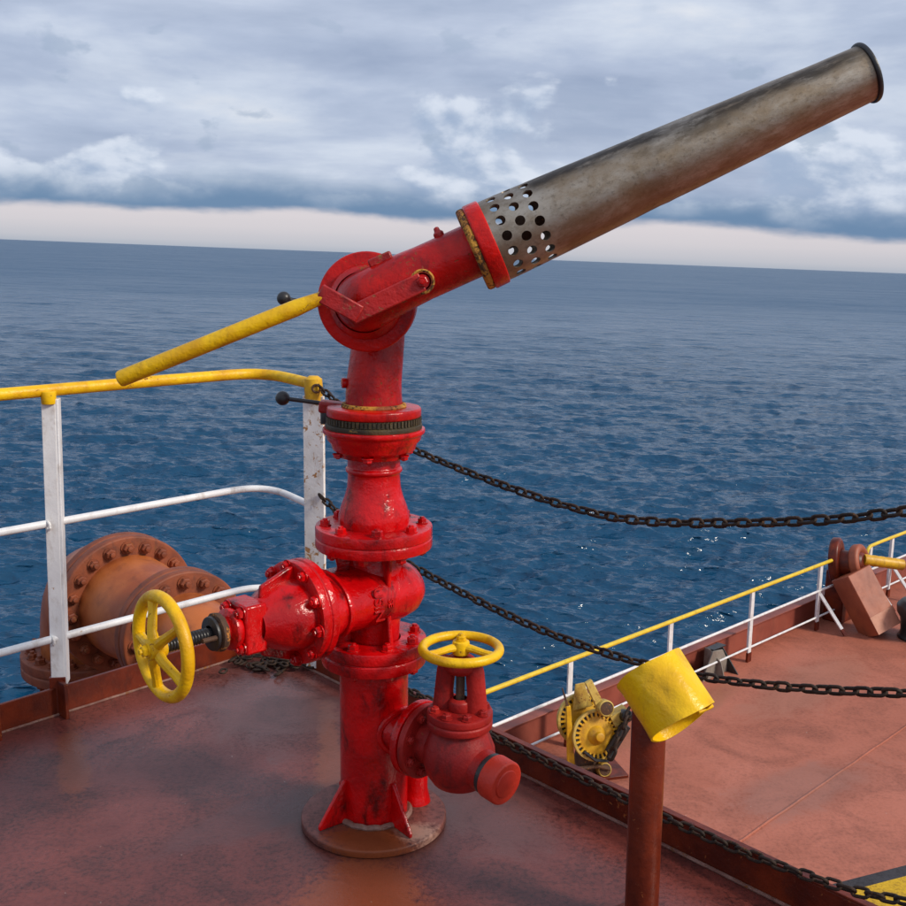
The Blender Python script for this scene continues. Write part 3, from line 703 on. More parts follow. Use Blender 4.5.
def nozzle_mesh():
    """Tapered tube; its first band is three staggered rows of real round holes."""
    r0, r1, L = .0925, .0615, (NT_ - NB).length
    def rad(u): return r0 + (r1 - r0) * max(0.0, (u - .06) / (L - .06)) ** 1.05
    N = 16; seg = N * 8; vs, fs, uvs = [], [], []
    ring_cache = {}
    def vert(u, a):
        key = (round(u, 5), round((a % 1.0) * 4096) % 4096)
        if key in ring_cache: return ring_cache[key]
        r = rad(u); th = 2 * math.pi * a
        ring_cache[key] = len(vs); vs.append((r * math.cos(th), r * math.sin(th), u)); uvs.append((u, a % 1.0))
        return len(vs) - 1
    u0, cell, hr = .040, .0385, .0112
    us = [.02, u0 - .006]
    for a, b in [(us[0], u0)]:
        for k in range(seg):
            fs.append((vert(a, k / seg), vert(a, (k + 1) / seg), vert(b, (k + 1) / seg), vert(b, k / seg)))
    for c in range(3):
        ua, ub = u0 + c * cell, u0 + (c + 1) * cell; um = (ua + ub) / 2; circ = 2 * math.pi * rad(um)
        for n in range(N):
            ac = (n + .5 * (c % 2)) / N
            outer = []
            for i in range(8): outer.append((ua, ac + (-.5 + i / 8) / N))
            for i in range(4): outer.append((ua + cell * i / 4, ac + .5 / N))
            for i in range(8): outer.append((ub, ac + (.5 - i / 8) / N))
            for i in range(4): outer.append((ub - cell * i / 4, ac - .5 / N))
            inner = []
            for (u_, a_) in outer:
                du, dv = u_ - um, (a_ - ac) * circ; l = math.hypot(du, dv)
                inner.append((um + du / l * hr, ac + dv / l * hr / circ))
            n_ = len(outer)
            ov = [vert(*p) for p in outer]
            iv = []
            for (u_, a_) in inner:
                r = rad(u_); th = 2 * math.pi * a_; iv.append(len(vs)); vs.append((r * math.cos(th), r * math.sin(th), u_)); uvs.append((u_, a_ % 1.0))
            for i in range(n_):
                j = (i + 1) % n_; fs.append((ov[i], ov[j], iv[j], iv[i]))
    ue = u0 + 3 * cell
    steps = [ue + (L - ue) * i / 40 for i in range(41)]
    for a, b in zip(steps, steps[1:]):
        for k in range(seg):
            fs.append((vert(a, k / seg), vert(a, (k + 1) / seg), vert(b, (k + 1) / seg), vert(b, k / seg)))
    # shallow dents of use
    rng = random.Random(4); dents = [(rng.uniform(.25, .85), rng.uniform(0, 1), rng.uniform(.03, .07)) for _ in range(9)] + [(.40, .22, .05)]
    out = []
    for (x, y, z), (u_, a_) in zip(vs, uvs):
        k = 1.0
        for du, da_, s in dents:
            dv = ((a_ - da_ + .5) % 1 - .5) * .5
            k -= .014 * math.exp(-((u_ - du) ** 2 + dv * dv) / (s * s))
        k += .012 * math.exp(-((u_ - .42) / .006) ** 2)          # circumferential weld seam
        out.append((x * k, y * k, z))
    b = MB(); b.add(out, fs, NFr)
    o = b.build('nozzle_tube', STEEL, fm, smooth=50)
    uvl = o.data.uv_layers.new(name='UVMap')
    for lp in o.data.loops: uvl.data[lp.index].uv = uvs[lp.vertex_index]
    md = o.modifiers.new('wall', 'SOLIDIFY'); md.thickness = .0035; md.offset = -1
    bpy.context.view_layer.update()
    me = bpy.data.meshes.new_from_object(o.evaluated_get(bpy.context.evaluated_depsgraph_get()))
    o.modifiers.clear(); o.data = me; me.set_sharp_from_angle(angle=R(40))
    uvd = me.uv_layers[0].data
    for pl in me.polygons:                                    # keep the wrap-around column of faces continuous
        vv = [uvd[i].uv[1] for i in pl.loop_indices]
        if max(vv) - min(vv) > .5:
            for i in pl.loop_indices:
                if uvd[i].uv[1] < .5: uvd[i].uv[1] += 1.0
    return o, L, r1


nz, NL, NR1 = nozzle_mesh()
rim = MB().lathe([(NR1 - .004, -.006), (NR1 + .005, -.005), (NR1 + .006, .0), (NR1 + .005, .005), (NR1 - .004, .006)], NFr @ T(0, 0, NL), 64, .002, closed=True).build('rim_ring', BLACK, nz)
MB().lathe([(.030, -.02), (.030, .10), (.024, .16), (.020, .16), (.020, -.02)], NFr, 32, .002).build('inner_jet', RUSTM, fm)

# tiller: bent flat bar from the pivot bolt, then the yellow handle tube
pv, bd, bl = Vector((-.072, 2.325, 1.444)), Vector((-.215, 2.318, 1.374)), Vector((-.288, 2.318, 1.413))
def flat_bar(p0, p1, w, t_, name, mat, par, ext0=0.0, ext1=0.0):
    d = (p1 - p0).normalized(); q0, q1 = p0 - d * ext0, p1 + d * ext1
    return MB().box(((q1 - q0).length, w, t_), frame((q0 + q1) / 2, (0, -1, .0), d)).build(name, mat, par, bevel=.003)
hb = flat_bar(pv, bd, .042, .012, 'tiller_bar', RED_WORN, fm, 0, .014)
hb2 = MB().lathe([(0, -.006), (.0215, -.006), (.0215, .006), (0, .006)], frame(pv, (0, -1, 0)), 28, .002).build('tiller_bar_end', RED_WORN, fm)
flat_bar(bd, bl, .040, .014, 'tiller_bracket', RED_WORN, fm, .008, .01)
MB().tube([pv + Vector((0, .06, 0)), pv + Vector((0, -.006, 0))], .024, 20).build('pivot_boss', RED_WORN, fm)
MB().tube([pv + Vector((.024 * math.cos(k * math.pi / 16), -.004, .024 * math.sin(k * math.pi / 16))) for k in range(32)], .004, 6, closed=True).build('rust_ring', RUSTY_RING, fm)
inst('bolt', bolt_mesh('pivot_bolt', RED_OLD, .013, .012, .3), frame(pv + Vector((0, -.006, 0)), (0, -1, 0)), hb)
y0, y1 = Vector((-.283, 2.325, 1.410)), Vector((-.738, 2.30, 1.2225))
dv = (y1 - y0).normalized()
MB().tube([y0, y0 + dv * .04, y0 + dv * .07, y0 + dv * .12, y1 - dv * .006, y1 - dv * .001, y1 + dv * .002], [.013, .016, .0185, .0185, .0185, .0165, .010], 24).build('tiller_handle', YEL, fm)
# lock levers with black ball knobs
def lock_lever(pa, pb, rball):
    a, b = Vector(pa), Vector(pb)
    l = MB().tube([a, a.lerp(b, .5), b], .0055, 10).build('lock_lever', BLACK, fm)
    MB().lathe([(0, -rball)] + [(rball * math.sin(math.pi * k / 12), -rball * math.cos(math.pi * k / 12)) for k in range(1, 12)] + [(0, rball)], T(b), 24, 0).build('ball_knob', BLACK, l)
lock_lever((-.30, 2.535, 1.375), (-.404, 2.50, 1.396), .0165)
lock_lever((-.31, 2.66, 1.122), (-.437, 2.66, 1.137), .0185)
MB().box((.085, .05, .03), T(-.300, 2.655, 1.115) @ Matrix.Rotation(.1, 4, 'Y')).build('swivel_clamp', RED_WORN, fm, bevel=.006)
MB().lathe([(0, 0), (.014, 0), (.014, .03), (0, .03)], T(-.325, 2.645, 1.075), 12, .002).build('clamp_screw', BLACK, fm)
MB().lathe([(0, 0), (.013, 0), (.013, .012), (0, .012)], frame((AX - .068, AY - .005, 1.185), (-1, -.3, 0)), 16, .002).build('drain_plug', RED_OLD, fm)

# hydrant branch and angle valve
HC = Vector((.026, 2.425, .285)); HB = Vector((AX, AY, .285)); HD = (HC - HB).normalized()
HF = frame(HB, HD, (0, 0, 1)); hl = (HC - HB).length
MB().lathe([(.058, .05), (.054, .10), (.050, .12), (.050, .165)], HF, 40, .003).build('branch_pipe', RED, fm)
MB().tube([HF @ Vector((.056 * math.cos(k * math.pi / 16), .056 * math.sin(k * math.pi / 16), .085 - .012 * math.cos(2 * k * math.pi / 16 + math.pi))) for k in range(32)], .009, 8, closed=True).build('weld_bead', RED, fm)
hfl = MB().lathe([(.045, .145), (.098, .145), (.098, .166), (.045, .167)], HF, 56, .004).build('branch_flange', RED, fm)
hf2 = MB().lathe([(.045, .169), (.096, .169), (.096, .188), (.045, .189)], HF, 56, .004).build('valve_flange', RED_DULL, fm)
bolt_ring(hf2, B_D, HF @ T(0, 0, .189), .076, 8, R(22)); bolt_ring(hfl, B_S, HF @ T(0, 0, .145) @ Matrix.Rotation(math.pi, 4, 'X'), .076, 8, R(22))
HZ = T(HC.x, HC.y, 0)
hv = MB()
hv.lathe([(0, .195), (.035, .198), (.064, .212), (.083, .240), (.090, .272), (.088, .305), (.076, .335), (.068, .350), (.070, .372)], HZ, 56, .003)
hv.lathe([(.056, .175), (.056, .22), (.05, .26)], HF, 40, .003)
OD = Vector((.70, -.70, -.10)).normalized()
OF = frame(HC + Vector((0, 0, -.004)), OD)
hv.lathe([(.052, .04), (.050, .085), (.049, .110)], OF, 40, .003)
hvo = hv.build('hydrant_body', RED_DULL, fm)
hb_ = MB().lathe([(.062, .362), (.081, .362), (.081, .378), (.0785, .380), (.0785, .383), (.081, .385), (.081, .402), (.02, .404), (0, .404)], HZ, 56, .004).build('hydrant_bonnet', RED_DULL, fm)
bolt_ring(hb_, B_D, HZ @ T(0, 0, .403), .064, 8, R(15))
yk = MB()
YX = Vector((.95, -.31, 0))
for sg in (-1, 1):
    yp = [HC + YX * (sg * w_) for w_ in (.043, .042, .037, .024)]
    yk.tube([(p.x, p.y, z_) for p, z_ in zip(yp, (.400, .45, .50, .530))], [.017, .0145, .0145, .017], 12, up=(0, 0, 1), squash=1.6)
yk.lathe([(0, .496), (.030, .500), (.040, .512), (.040, .532), (.026, .543), (0, .543)], HZ, 24, .003)
yk.lathe([(.0, .402), (.030, .404), (.028, .428), (.018, .434)], HZ, 24, .003)
yk.build('yoke', RED_DULL, fm)
MB().lathe([(.011, .42), (.011, .575), (0, .575)], HZ, 14, .001).build('stem', RUSTM, fm)
hand_wheel(fm, T(HC.x, HC.y, .560), .0935, .0118, 3, YEL, R(90), .006, .021)
MB().lathe([(.048, .098), (.0515, .100), (.0515, .112), (.048, .114)], OF, 40, .002).build('outlet_gasket', BLACK, fm)
cp = MB().lathe([(.050, .112), (.0545, .114), (.0545, .156), (.051, .160), (.030, .158), (0, .158)], OF, 48, .003).build('outlet_cap', RED_CAP, fm)
MB().lathe([(0, .1575), (.036, .1575), (.034, .1615), (.012, .1625), (0, .166)], OF, 32, .0015).build('cap_boss', RED_CAP, cp)
# support foot behind the branch
MB().lathe([(.040, .020), (.036, .04), (.031, .06), (.030, .15)], T(AX + .112, AY + .062, 0), 32, .004).build('drain_pipe', RED, fm)
MB().lathe([(.02, .15), (.034, .148), (.034, .160), (0, .163)], T(AX + .112, AY + .062, 0), 32, .004).build('drain_cap', RED, fm)

# ------------------------------------------------------------------ left guard rail
gr_ = thing('guard_rail', (CORNER.x - .57, CORNER.y - .62, 0), 'yellow topped white guard rail on the left platform edge behind the fire monitor', 'railing', 'guard rails')
PE = CORNER + U * .315                                         # end post stands just round the corner
def rail_path(z, zend, start=3.2):
    pts = [CORNER + V * start + Vector((0, 0, z)), CORNER + V * .45 + Vector((0, 0, z + .005)), CORNER + Vector((0, 0, z + .004)), PE + Vector((0, 0, zend))]
    return fillet(pts, .26, 10)
MB().tube(rail_path(1.066, 1.056), .0195, 20).build('top_rail', YEL, gr_)
MB().tube(rail_path(.642, .618), .0125, 16).build('middle_rail', WHITE, gr_)
MB().tube(rail_path(.258, .245), .0125, 16).build('lower_rail', WHITE, gr_)
for tt in (.845, 2.25):
    p = CORNER + V * tt
    po = MB().box((.042, .014, .95), frame(p + Vector((.011, 0, .575)), (.022, 0, 1), (1, .15, 0))).build('post', WHITE, gr_, bevel=.002)
    MB().box((.014, .042, .94), frame(p + Vector((.031, .018, .575)), (.022, 0, 1), (1, .15, 0))).build('angle_leg', WHITE, po, bevel=.002)
    MB().box((.052, .020, .13), frame(p + Vector((0, -.002, .066)), (0, 0, 1), (1, .15, 0))).build('post_foot', BROWN, gr_, bevel=.002)
    MB().lathe([(0, 1.03), (.022, 1.03), (.024, 1.07), (0, 1.07)], T(p.x + .022, p.y, 0), 16, .003).build('rail_clip', YEL, gr_)
for z_, r_ in ((.642, .0125), (.258, .0125)):
    for tt in (.845, 2.25):
        p = CORNER + V * tt + Vector((.022 * z_, 0, z_))
        for sg in (-1, 1):
            c_ = p + V * (sg * .018)
            F_ = frame(c_, V)
            MB().tube([F_ @ Vector(((r_ + .001 + random.uniform(-.001, .0015)) * math.cos(k * math.pi / 10), (r_ + .001) * math.sin(k * math.pi / 10), random.uniform(-.001, .001))) for k in range(20)], .0042, 7, closed=True).build('weld_collar', WHITE_RUST, gr_)
pe = MB().box((.076, .016, 1.0), frame(PE + Vector((0, 0, .515)), (0, 0, 1), (1, -.25, 0))).build('end_post', WHITE_RUST, gr_, bevel=.002)
pe['label'] = 'rust stained white flat end post'
MB().tube([PE + Vector((0, 0, 1.0)), PE + Vector((0, 0, 1.04)), PE + Vector((0, 0, 1.075)), PE + Vector((0, 0, 1.085))], [.030, .033, .030, .016], 16).build('post_cap', YEL_OLD, gr_)
MB().tube([PE + Vector((.014 + .013 * math.cos(k * math.pi / 8), -.034, 1.045 + .013 * math.sin(k * math.pi / 8))) for k in range(16)], .004, 8, closed=True).build('chain_eye', RUSTM, gr_)

# ------------------------------------------------------------------ barrier chains along the right platform edge
def link_mesh(name, L, W, wr, mat, seg=8):
    a = L / 2 - W / 2; r = W / 2 - wr
    pts = [(a + r * math.cos(t), r * math.sin(t), 0) for t in (R(-90 + 180 * k / 6) for k in range(7))] + \
          [(-a + r * math.cos(t), r * math.sin(t), 0) for t in (R(90 + 180 * k / 6) for k in range(7))]
    return MB().tube(pts, wr, seg, closed=True).mesh(name, mat, smooth=60)


def chain(name, pts, pitch, lm, label, group, parent_loc, tilt=0.3):
    root = thing(name, parent_loc, label, 'chain', group)
    fine = bezier(pts, 40); acc = 0.0; pos = []; nxt = 0.0
    for a, b in zip(fine, fine[1:]):
        l = (b - a).length
        while nxt <= acc + l:
            pos.append(a.lerp(b, (nxt - acc) / l)); nxt += pitch
        acc += l
    for i in range(len(pos) - 1):
        d = (pos[i + 1] - pos[i]).normalized()
        up = Vector((0, 0, 1)); s = d.cross(up).normalized(); n = s.cross(d)
        M = Matrix((d, s, n)).transposed().to_4x4(); M.translation = pos[i]
        M = M @ Matrix.Rotation((math.pi / 2 if i % 2 else 0) + tilt + random.uniform(-.22, .22), 4, 'X')
        inst('link', lm, M, root)
    return root


LK = link_mesh('chain_link', .0475, .0285, .0043, CHAINM)
def onedge(x, z, inn=0.0): t = (x - CORNER.x) / U.x; p = CORNER + U * t + V * inn; return (p.x, p.y, z)
post_x = PE.x + .03
chain('barrier_chain', [onedge(post_x, 1.045), onedge(-.32, .965), onedge(-.119, .901), onedge(.137, .855), onedge(.343, .836), onedge(.499, .848), onedge(.71, .906), onedge(.856, .958), onedge(.936, .995), onedge(1.15, 1.09)],
      .0325, LK, 'uppermost black chain hanging across the sea beside the monitor neck', 'barrier chains', onedge(post_x, 1.045), 1.2)
chain('barrier_chain', [onedge(post_x, .66), onedge(-.30, .575), onedge(-.10, .517), onedge(.145, .474), onedge(.33, .460), onedge(.515, .470), onedge(.656, .498), onedge(.80, .543), onedge(.962, .608), onedge(1.15, .69)],
      .0325, LK, 'middle black chain passing behind the yellow pipe cap', 'barrier chains', onedge(post_x, .66), 1.2)
chain('barrier_chain', [onedge(post_x, .24, .02), onedge(-.30, .155, .03), onedge(-.137, 0.118, .03), onedge(-.03, 0.112, .03), onedge(.153, 0.094, .03), onedge(.317, 0.092, .03), onedge(.47, 0.093, .03), onedge(.552, 0.092, .03), onedge(.751, 0.104, .03), onedge(.905, 0.130, .03), onedge(.981, 0.156, .03), onedge(1.2, 0.242, .03)],
      .0325, LK, 'lowest rusty chain resting along the top of the platform coaming', 'barrier chains', onedge(post_x, .24), 1.0)
# loose heap of links in the deck corner
hp = thing('chain_heap', (-.64, 3.62, 0), 'small heap of dark chain on the deck corner under the red bonnet', 'chain')
rr_ = random.Random(11)
for k in range(46):
    inst('link', LK, T(-.66 + rr_.gauss(0, .075), 3.66 + rr_.gauss(0, .045), .008 + rr_.random() * .022) @ Matrix.Rotation(rr_.uniform(0, 6.3), 4, 'Z') @ Matrix.Rotation(rr_.uniform(-.5, .5), 4, 'X'), hp)

# ------------------------------------------------------------------ brown pipe post with yellow sleeve
pp = thing('pipe_post', (.444, 2.16, 0), 'short brown pipe post wearing a tilted yellow sleeve at the platform edge', 'pipe post')
MB().lathe([(.038, .0), (.038, .535), (0, .54)], T(.444, 2.16, 0) @ Matrix.Rotation(R(-.6), 4, 'Y'), 48, .003).build('pipe', BROWN, pp)
MB().lathe([(.036, .001), (.075, .001), (.075, .014), (.036, .016)], T(.444, 2.16, 0), 40, .003).build('foot_plate', BROWN, pp)
CA = Vector((.46, -.55, -.65)).normalized(); CC = Vector((.455, 2.075, .600))
CF = frame(CC, CA, (0, 0, 1)); L2 = .066
sl = MB()
rng = random.Random(3)
def sleeve_prof():
    vs, fs = [], []; seg, rows = 72, 12
    for layer, dr in ((0, 0), (1, -.0045)):
        for i in range(rows + 1):
            z = -L2 + 2 * L2 * i / rows
            for k in range(seg):
                a = 2 * math.pi * k / seg
                r = .079 + dr + .0016 * math.sin(3 * a + z * 20) + .0016 * math.sin(5 * a - z * 33) - .0035 * math.exp(-((a - 5.2 - z * 3) / .22) ** 2) + .0022 * math.exp(-((a - 5.75 - z * 4) / .12) ** 2) - .003 * math.exp(-((a - .9 + z * 5) / .2) ** 2) + (.009 * max(0, -z - .05) / .016 * max(0, math.cos(a - 3.6)))
                x, y = r * math.cos(a), r * math.sin(a) * .93
                vs.append((x, y, z + .004 * math.sin(2 * a + 1)))
    n = (rows + 1) * seg
    for i in range(rows):
        for k in range(seg):
            k2 = (k + 1) % seg; a, b, c, d = i * seg + k, i * seg + k2, (i + 1) * seg + k2, (i + 1) * seg + k
            fs.append((a, b, c, d)); fs.append((n + d, n + c, n + b, n + a))
    for k in range(seg):
        k2 = (k + 1) % seg
        fs.append((k, n + k, n + k2, k2)); e_ = rows * seg
        fs.append((e_ + k, e_ + k2, n + e_ + k2, n + e_ + k))
    return vs, fs
sl.add(*sleeve_prof(), CF); sl.build('sleeve', YEL_CAP, pp)
MB().box((.05, .012, .02), CF @ T(.010, -.066, L2 - .012) @ Matrix.Rotation(1.6, 4, 'Z')).build('sleeve_tab', YEL_CAP, pp, bevel=.003)

# ------------------------------------------------------------------ big flanged pipe outboard of the left rail
mp = thing('flanged_pipe', (-2.0, 5.5, LOWZ), 'large orange-brown flanged pipe elbow outside the left guard rail', 'pipe')
F1, F2 = Vector((-1.640, 5.08, -.250)), Vector((-1.236, 4.60, -.190))
PD = Vector((F2.x - F1.x, F2.y - F1.y, 0)).normalized()
PF1, PF2 = frame(F1, PD, (0, 0, 1)), frame((F2.x, F2.y, F1.z + .03), PD, (0, 0, 1))
B_P = bolt_mesh('pipe_bolt', ORANGE_FL, .026, .030, .5)
RI = F1 - PD * .52
el = [RI + Vector((0, 0, -3.55)), RI + Vector((0, 0, -.42))] + [RI + Vector((0, 0, -.36)) * (1 - t) ** 2 + PD * .36 * t * t for t in [i / 12 for i in range(13)]] + [F1 - PD * .03]
MB().tube(el, [.26] * len(el), 48).build('elbow', ORANGE_PIPE, mp)
f1 = MB().lathe([(.2, -.085), (.345, -.085), (.352, -.08), (.352, -.035), (.345, -.031), (.345, -.025), (.352, -.021), (.352, .03), (.345, .035), (.2, .035)], PF1, 72, .006).build('large_flange', ORANGE_FL, mp)
bolt_ring(f1, B_P, PF1 @ T(0, 0, .035), .298, 20)
MB().lathe([(.258, .03), (.256, .12), (.245, .22), (.222, .36), (.205, .50), (.205, .60)], PF1, 64, .004).build('reducer', ORANGE_PIPE, mp)
f2 = MB().lathe([(.18, -.075), (.288, -.075), (.294, -.07), (.294, -.025), (.288, -.021), (.288, -.016), (.294, -.012), (.294, .03), (.288, .035), (.15, .035)], PF2, 72, .006).build('small_flange', ORANGE_FL, mp)
bolt_ring(f2, B_P, PF2 @ T(0, 0, .035), .245, 16)
c_ = Vector((F2.x, F2.y, F1.z + .03))
dn = [c_ + PD * .02, c_ + PD * .08] + [c_ + PD * .10 + PD * .22 * math.sin(t) + Vector((0, 0, -.22 * (1 - math.cos(t)))) for t in [math.pi / 2 * i / 10 for i in range(11)]] + [c_ + PD * .32 + Vector((0, 0, -3.3))]
MB().tube(dn, [.195] * len(dn), 40).build('drop_pipe', ORANGE_PIPE, mp)
RF = T(RI.x, RI.y, RI.z - .44)
f3 = MB().lathe([(.2, -.06), (.36, -.06), (.366, -.055), (.366, -.012), (.360, -.008), (.360, -.003), (.366, .0), (.366, .045), (.36, .05), (.2, .05)], RF, 72, .006).build('riser_flange', ORANGE_FL, mp)
bolt_ring(f3, B_P, RF @ T(0, 0, .05), .312, 20); bolt_ring(f3, B_P, RF @ T(0, 0, -.06) @ Matrix.Rotation(math.pi, 4, 'X'), .312, 20)

# ------------------------------------------------------------------ main deck: bulwark and rail at the ship's side
bw = thing('bulwark', tuple(shipp(4, 0)), 'low red-brown bulwark along the ship side behind the far rail', 'bulwark')
strip_mesh(shipp(-12, .05, .17), shipp(38, .05, .17), .02, .34, 'side_plate', BULW, bw)
strip_mesh(shipp(-12, .06, .348), shipp(38, .06, .348), .20, .016, 'cap_plate', BULW, bw, .004)
rl = thing('guard_rail', tuple(shipp(3.9, -.24)), 'long yellow topped white rail along the far ship side at right', 'railing', 'guard rails')
OUT = -.24
gap0, gap1 = 6.35, 7.15
def rp(t, z): return shipp(t, OUT, z)
MB().tube([rp(-6, 1.0), rp(gap0 - .2, 1.0), rp(gap0, 1.0)], .026, 12).build('top_rail', YEL_RAIL, rl)
MB().tube([rp(-6, .60), rp(gap0 + .05, .60)], .017, 10).build('middle_rail', WHITE, rl)
MB().tube([rp(-6, .20), rp(gap0 + .05, .20)], .014, 10).build('lower_rail', WHITE, rl)
MB().tube(fillet([rp(gap1, .72), rp(gap1 + .02, .99), rp(gap1 + .4, 1.0), rp(24, 1.0)], .22), .026, 12).build('top_rail', YEL_RAIL, rl)
MB().tube([rp(gap1 + .2, .60), rp(24, .60)], .017, 10).build('middle_rail', WHITE, rl)
MB().tube([rp(gap1 + .1, .20), rp(24, .20)], .014, 10).build('lower_rail', WHITE, rl)
for i, t in enumerate((-3.5, -1.66, .20, 2.06, 3.90, 5.74, 7.30, 8.05, 9.9, 11.7, 13.5, 15.3)):
    po = MB().box((.075, .020, .86), frame(rp(t, .56), (0, 0, 1), SD)).build('post', WHITE, rl, bevel=.002)
    MB().box((.02, .05, .86), frame(rp(t + .03, .56) + SN * .03, (0, 0, 1), SD)).build('angle_leg', WHITE, po)
    MB().box((.090, .030, .13), frame(rp(t, .067), (0, 0, 1), SD)).build('post_foot', BROWN, rl)
    if t > 5:
        a, b = rp(t + .02, .55), rp(t + .06, .02) - SN * .42
        MB().tube([a, a.lerp(b, .85)], .030, 4).build('brace', WHITE, rl)
        MB().tube([a.lerp(b, .85), b], .032, 4).build('brace_foot', BROWN, rl)

# small bracket at the bulwark
br = thing('fairlead_bracket', tuple(shipp(3.2, -.3)), 'small grey steel bracket with dark opening beside the bulwark behind the yellow cap', 'bracket')
SZ = Vector((0, 0, 1))
def wedge(p, d, n, pts, th, name, mat, par):
    M = Matrix((d, SZ, d.cross(SZ))).transposed().to_4x4(); M.translation = p
    return MB().prism(pts, th, M).build(name, mat, par, bevel=.004)
wedge(shipp(2.85, -.22), SD, SN, [(0, 0), (.62, 0), (.62, .05), (.42, .33), (.20, .36), (.05, .12)], .02, 'front_plate', GREYST, br)
wedge(shipp(3.40, -.10), -SN, SN, [(-.06, 0), (.30, 0), (.02, .34), (-.06, .34)], .02, 'side_plate', BLACK, br)
wedge(shipp(3.14, -.10), -SN, SN, [(-.06, 0), (.26, 0), (.20, .20), (.02, .34), (-.06, .34)], .02, 'side_plate', GREYST, br)
strip_mesh(shipp(3.14, -.12, .335), shipp(3.42, -.12, .335), .12, .014, 'top_plate', BLACK, br)
strip_mesh(shipp(3.15, -.07, .17), shipp(3.40, -.07, .17), .02, .30, 'dark_back', BLACK, br)

# ------------------------------------------------------------------ chain winch on the main deck
WP = Vector((1.56, 10.20, LOWZ))
wi = thing('chain_winch', tuple(WP), 'weathered yellow chain winch with slotted drum on the lower deck behind the coaming', 'winch')
WD = Vector((.25, -.90, .22)).normalized()
def wpt(px, py, dep=0.0):                                     # local layout: px right, py up (metres) in the plane facing the platform
    rt = Vector((.964, .266, 0)); return WP + rt * px * 1.12 + Vector((0, 0, py * 1.12)) + Vector((.25, -.93, 0)) * dep
DF = frame(wpt(-.06, .42, .10), WD, (0, 0, 1)); DB = frame(wpt(-.13, .50, -.12), WD, (0, 0, 1))
for F_, rad, nm in ((DB, .275, 'drum_rear_disc'), (DF, .265, 'drum_disc')):
    ds = MB().lathe([(.06, -.05), (rad * .74, -.05), (rad * .74, 0), (0, 0)], F_, 40, .006).build(nm, YEL_OLD, wi)
    MB().lathe([(rad * .90, -.04), (rad, -.04), (rad, .012), (rad * .90, .012)], F_, 48, .006, closed=True).build('outer_ring', CREAM, ds)
    MB().lathe([(rad * .70, -.012), (rad * .92, -.012), (rad * .92, -.02), (rad * .70, -.02)], F_, 48, 0, closed=True).build('slot_back', BLACK, ds)
    sp = MB().box((rad * .22, .020, .024)).mesh('slot_bar', YEL_OLD)
    for k in range(28):
        inst('slot_bar', sp, F_ @ Matrix.Rotation(2 * math.pi * k / 28, 4, 'Z') @ T(rad * .80, 0, 0), ds)
MB().lathe([(.10, 0), (.085, .03), (.05, .06), (.045, .10), (0, .105)], DF, 28, .006).build('hub', YEL_OLD, wi)
MB().lathe([(.16, -.22), (.16, -.02)], DF, 32, 0).build('drum_barrel', RUSTM, wi)
for (px, py, rr2) in ((.01, .69, .085), (.02, .085, .075)):
    RFm = frame(wpt(px, py, .14), WD)
    ro = MB().lathe([(.03, -.10), (rr2, -.10), (rr2, .0), (rr2 * .86, .012), (rr2 * .80, .0), (0, -.01)], RFm, 32, .004).build('guide_roller', CREAM, wi)
    MB().lathe([(0, -.006), (rr2 * .8, -.006), (rr2 * .8, .004), (rr2 * .3, .010), (0, .012)], RFm, 28, .002).build('roller_face', RUSTM, ro)
def plate(p0, p1, w0, w1, th, name, mat):
    d = (p1 - p0); l = d.length; d.normalize(); n = Vector((.25, -.93, .1)).normalized(); s = n.cross(d).normalized()
    M = Matrix((d, s, d.cross(s))).transposed().to_4x4(); M.translation = p0
    return MB().prism([(0, -w0 / 2), (l, -w1 / 2), (l, w1 / 2), (0, w0 / 2)], th, M).build(name, mat, wi, bevel=.004)
plate(wpt(-.02, .68, .06), wpt(-.14, .93, .02), .09, .075, .05, 'brake_lever', CREAM)
plate(wpt(-.14, .62, -.10), wpt(-.17, .86, -.12), .22, .10, .02, 'rear_cheek', CREAM)
plate(wpt(-.28, .05, .05), wpt(-.335, .72, .05), .085, .045, .03, 'side_fin', YEL_OLD)
plate(wpt(-.335, .70, .05), wpt(-.40, .90, .05), .03, .012, .012, 'fin_tip', RUSTM)
plate(wpt(.02, .10, .05), wpt(.05, .30, .05), .10, .12, .05, 'front_leg', YEL_OLD)
plate(wpt(-.16, .0, .0), wpt(-.12, .35, .0), .16, .12, .20, 'pedestal', RUSTM)
plate(wpt(.0, .0, -.12), wpt(.0, .30, -.12), .30, .20, .06, 'pedestal', RUSTM)
MB().box((.62, .46, .03), frame(WP + Vector((-.05, .03, .020)), (0, 0, 1), (.964, .266, 0))).build('bed_plate', BROWN, wi, bevel=.004)
LB = link_mesh('winch_link', .17, .105, .017, CHAINM)
chain('anchor_chain', [wpt(.40, .74, .10), wpt(.30, .70, .14), wpt(.20, .60, .20), wpt(.12, .46, .24), wpt(.04, .30, .26), wpt(-.02, .14, .24)], .115, LB, 'heavy dark chain hanging over the yellow winch below the yellow cap', None, tuple(wpt(.1, .3, .25)), .5)
plate(wpt(.05, .24, .10), wpt(.22, .50, .10), .12, .10, .10, 'chain_guard', BLACK)
plate(wpt(.10, .52, .02), wpt(.26, .60, .02), .13, .11, .14, 'motor_housing', CREAM)
MB().lathe([(0, -.08), (.06, -.08), (.066, -.05), (.066, .06), (.05, .085), (0, .09)], frame(wpt(.22, .58, .08), WD), 24, .006).build('motor_end', BLACK, wi)
MB().tube([wpt(-.20, .30, .16), wpt(-.10, .22, .20), wpt(.02, .20, .20), wpt(.10, .30, .18), wpt(.20, .52, .12)], .018, 8).build('hose', BLACK, wi)
MB().tube([wpt(-.30, .12, .12), wpt(-.05, .14, .16), wpt(.06, .10, .16)], .022, 8).build('tie_bar', RUSTM, wi)

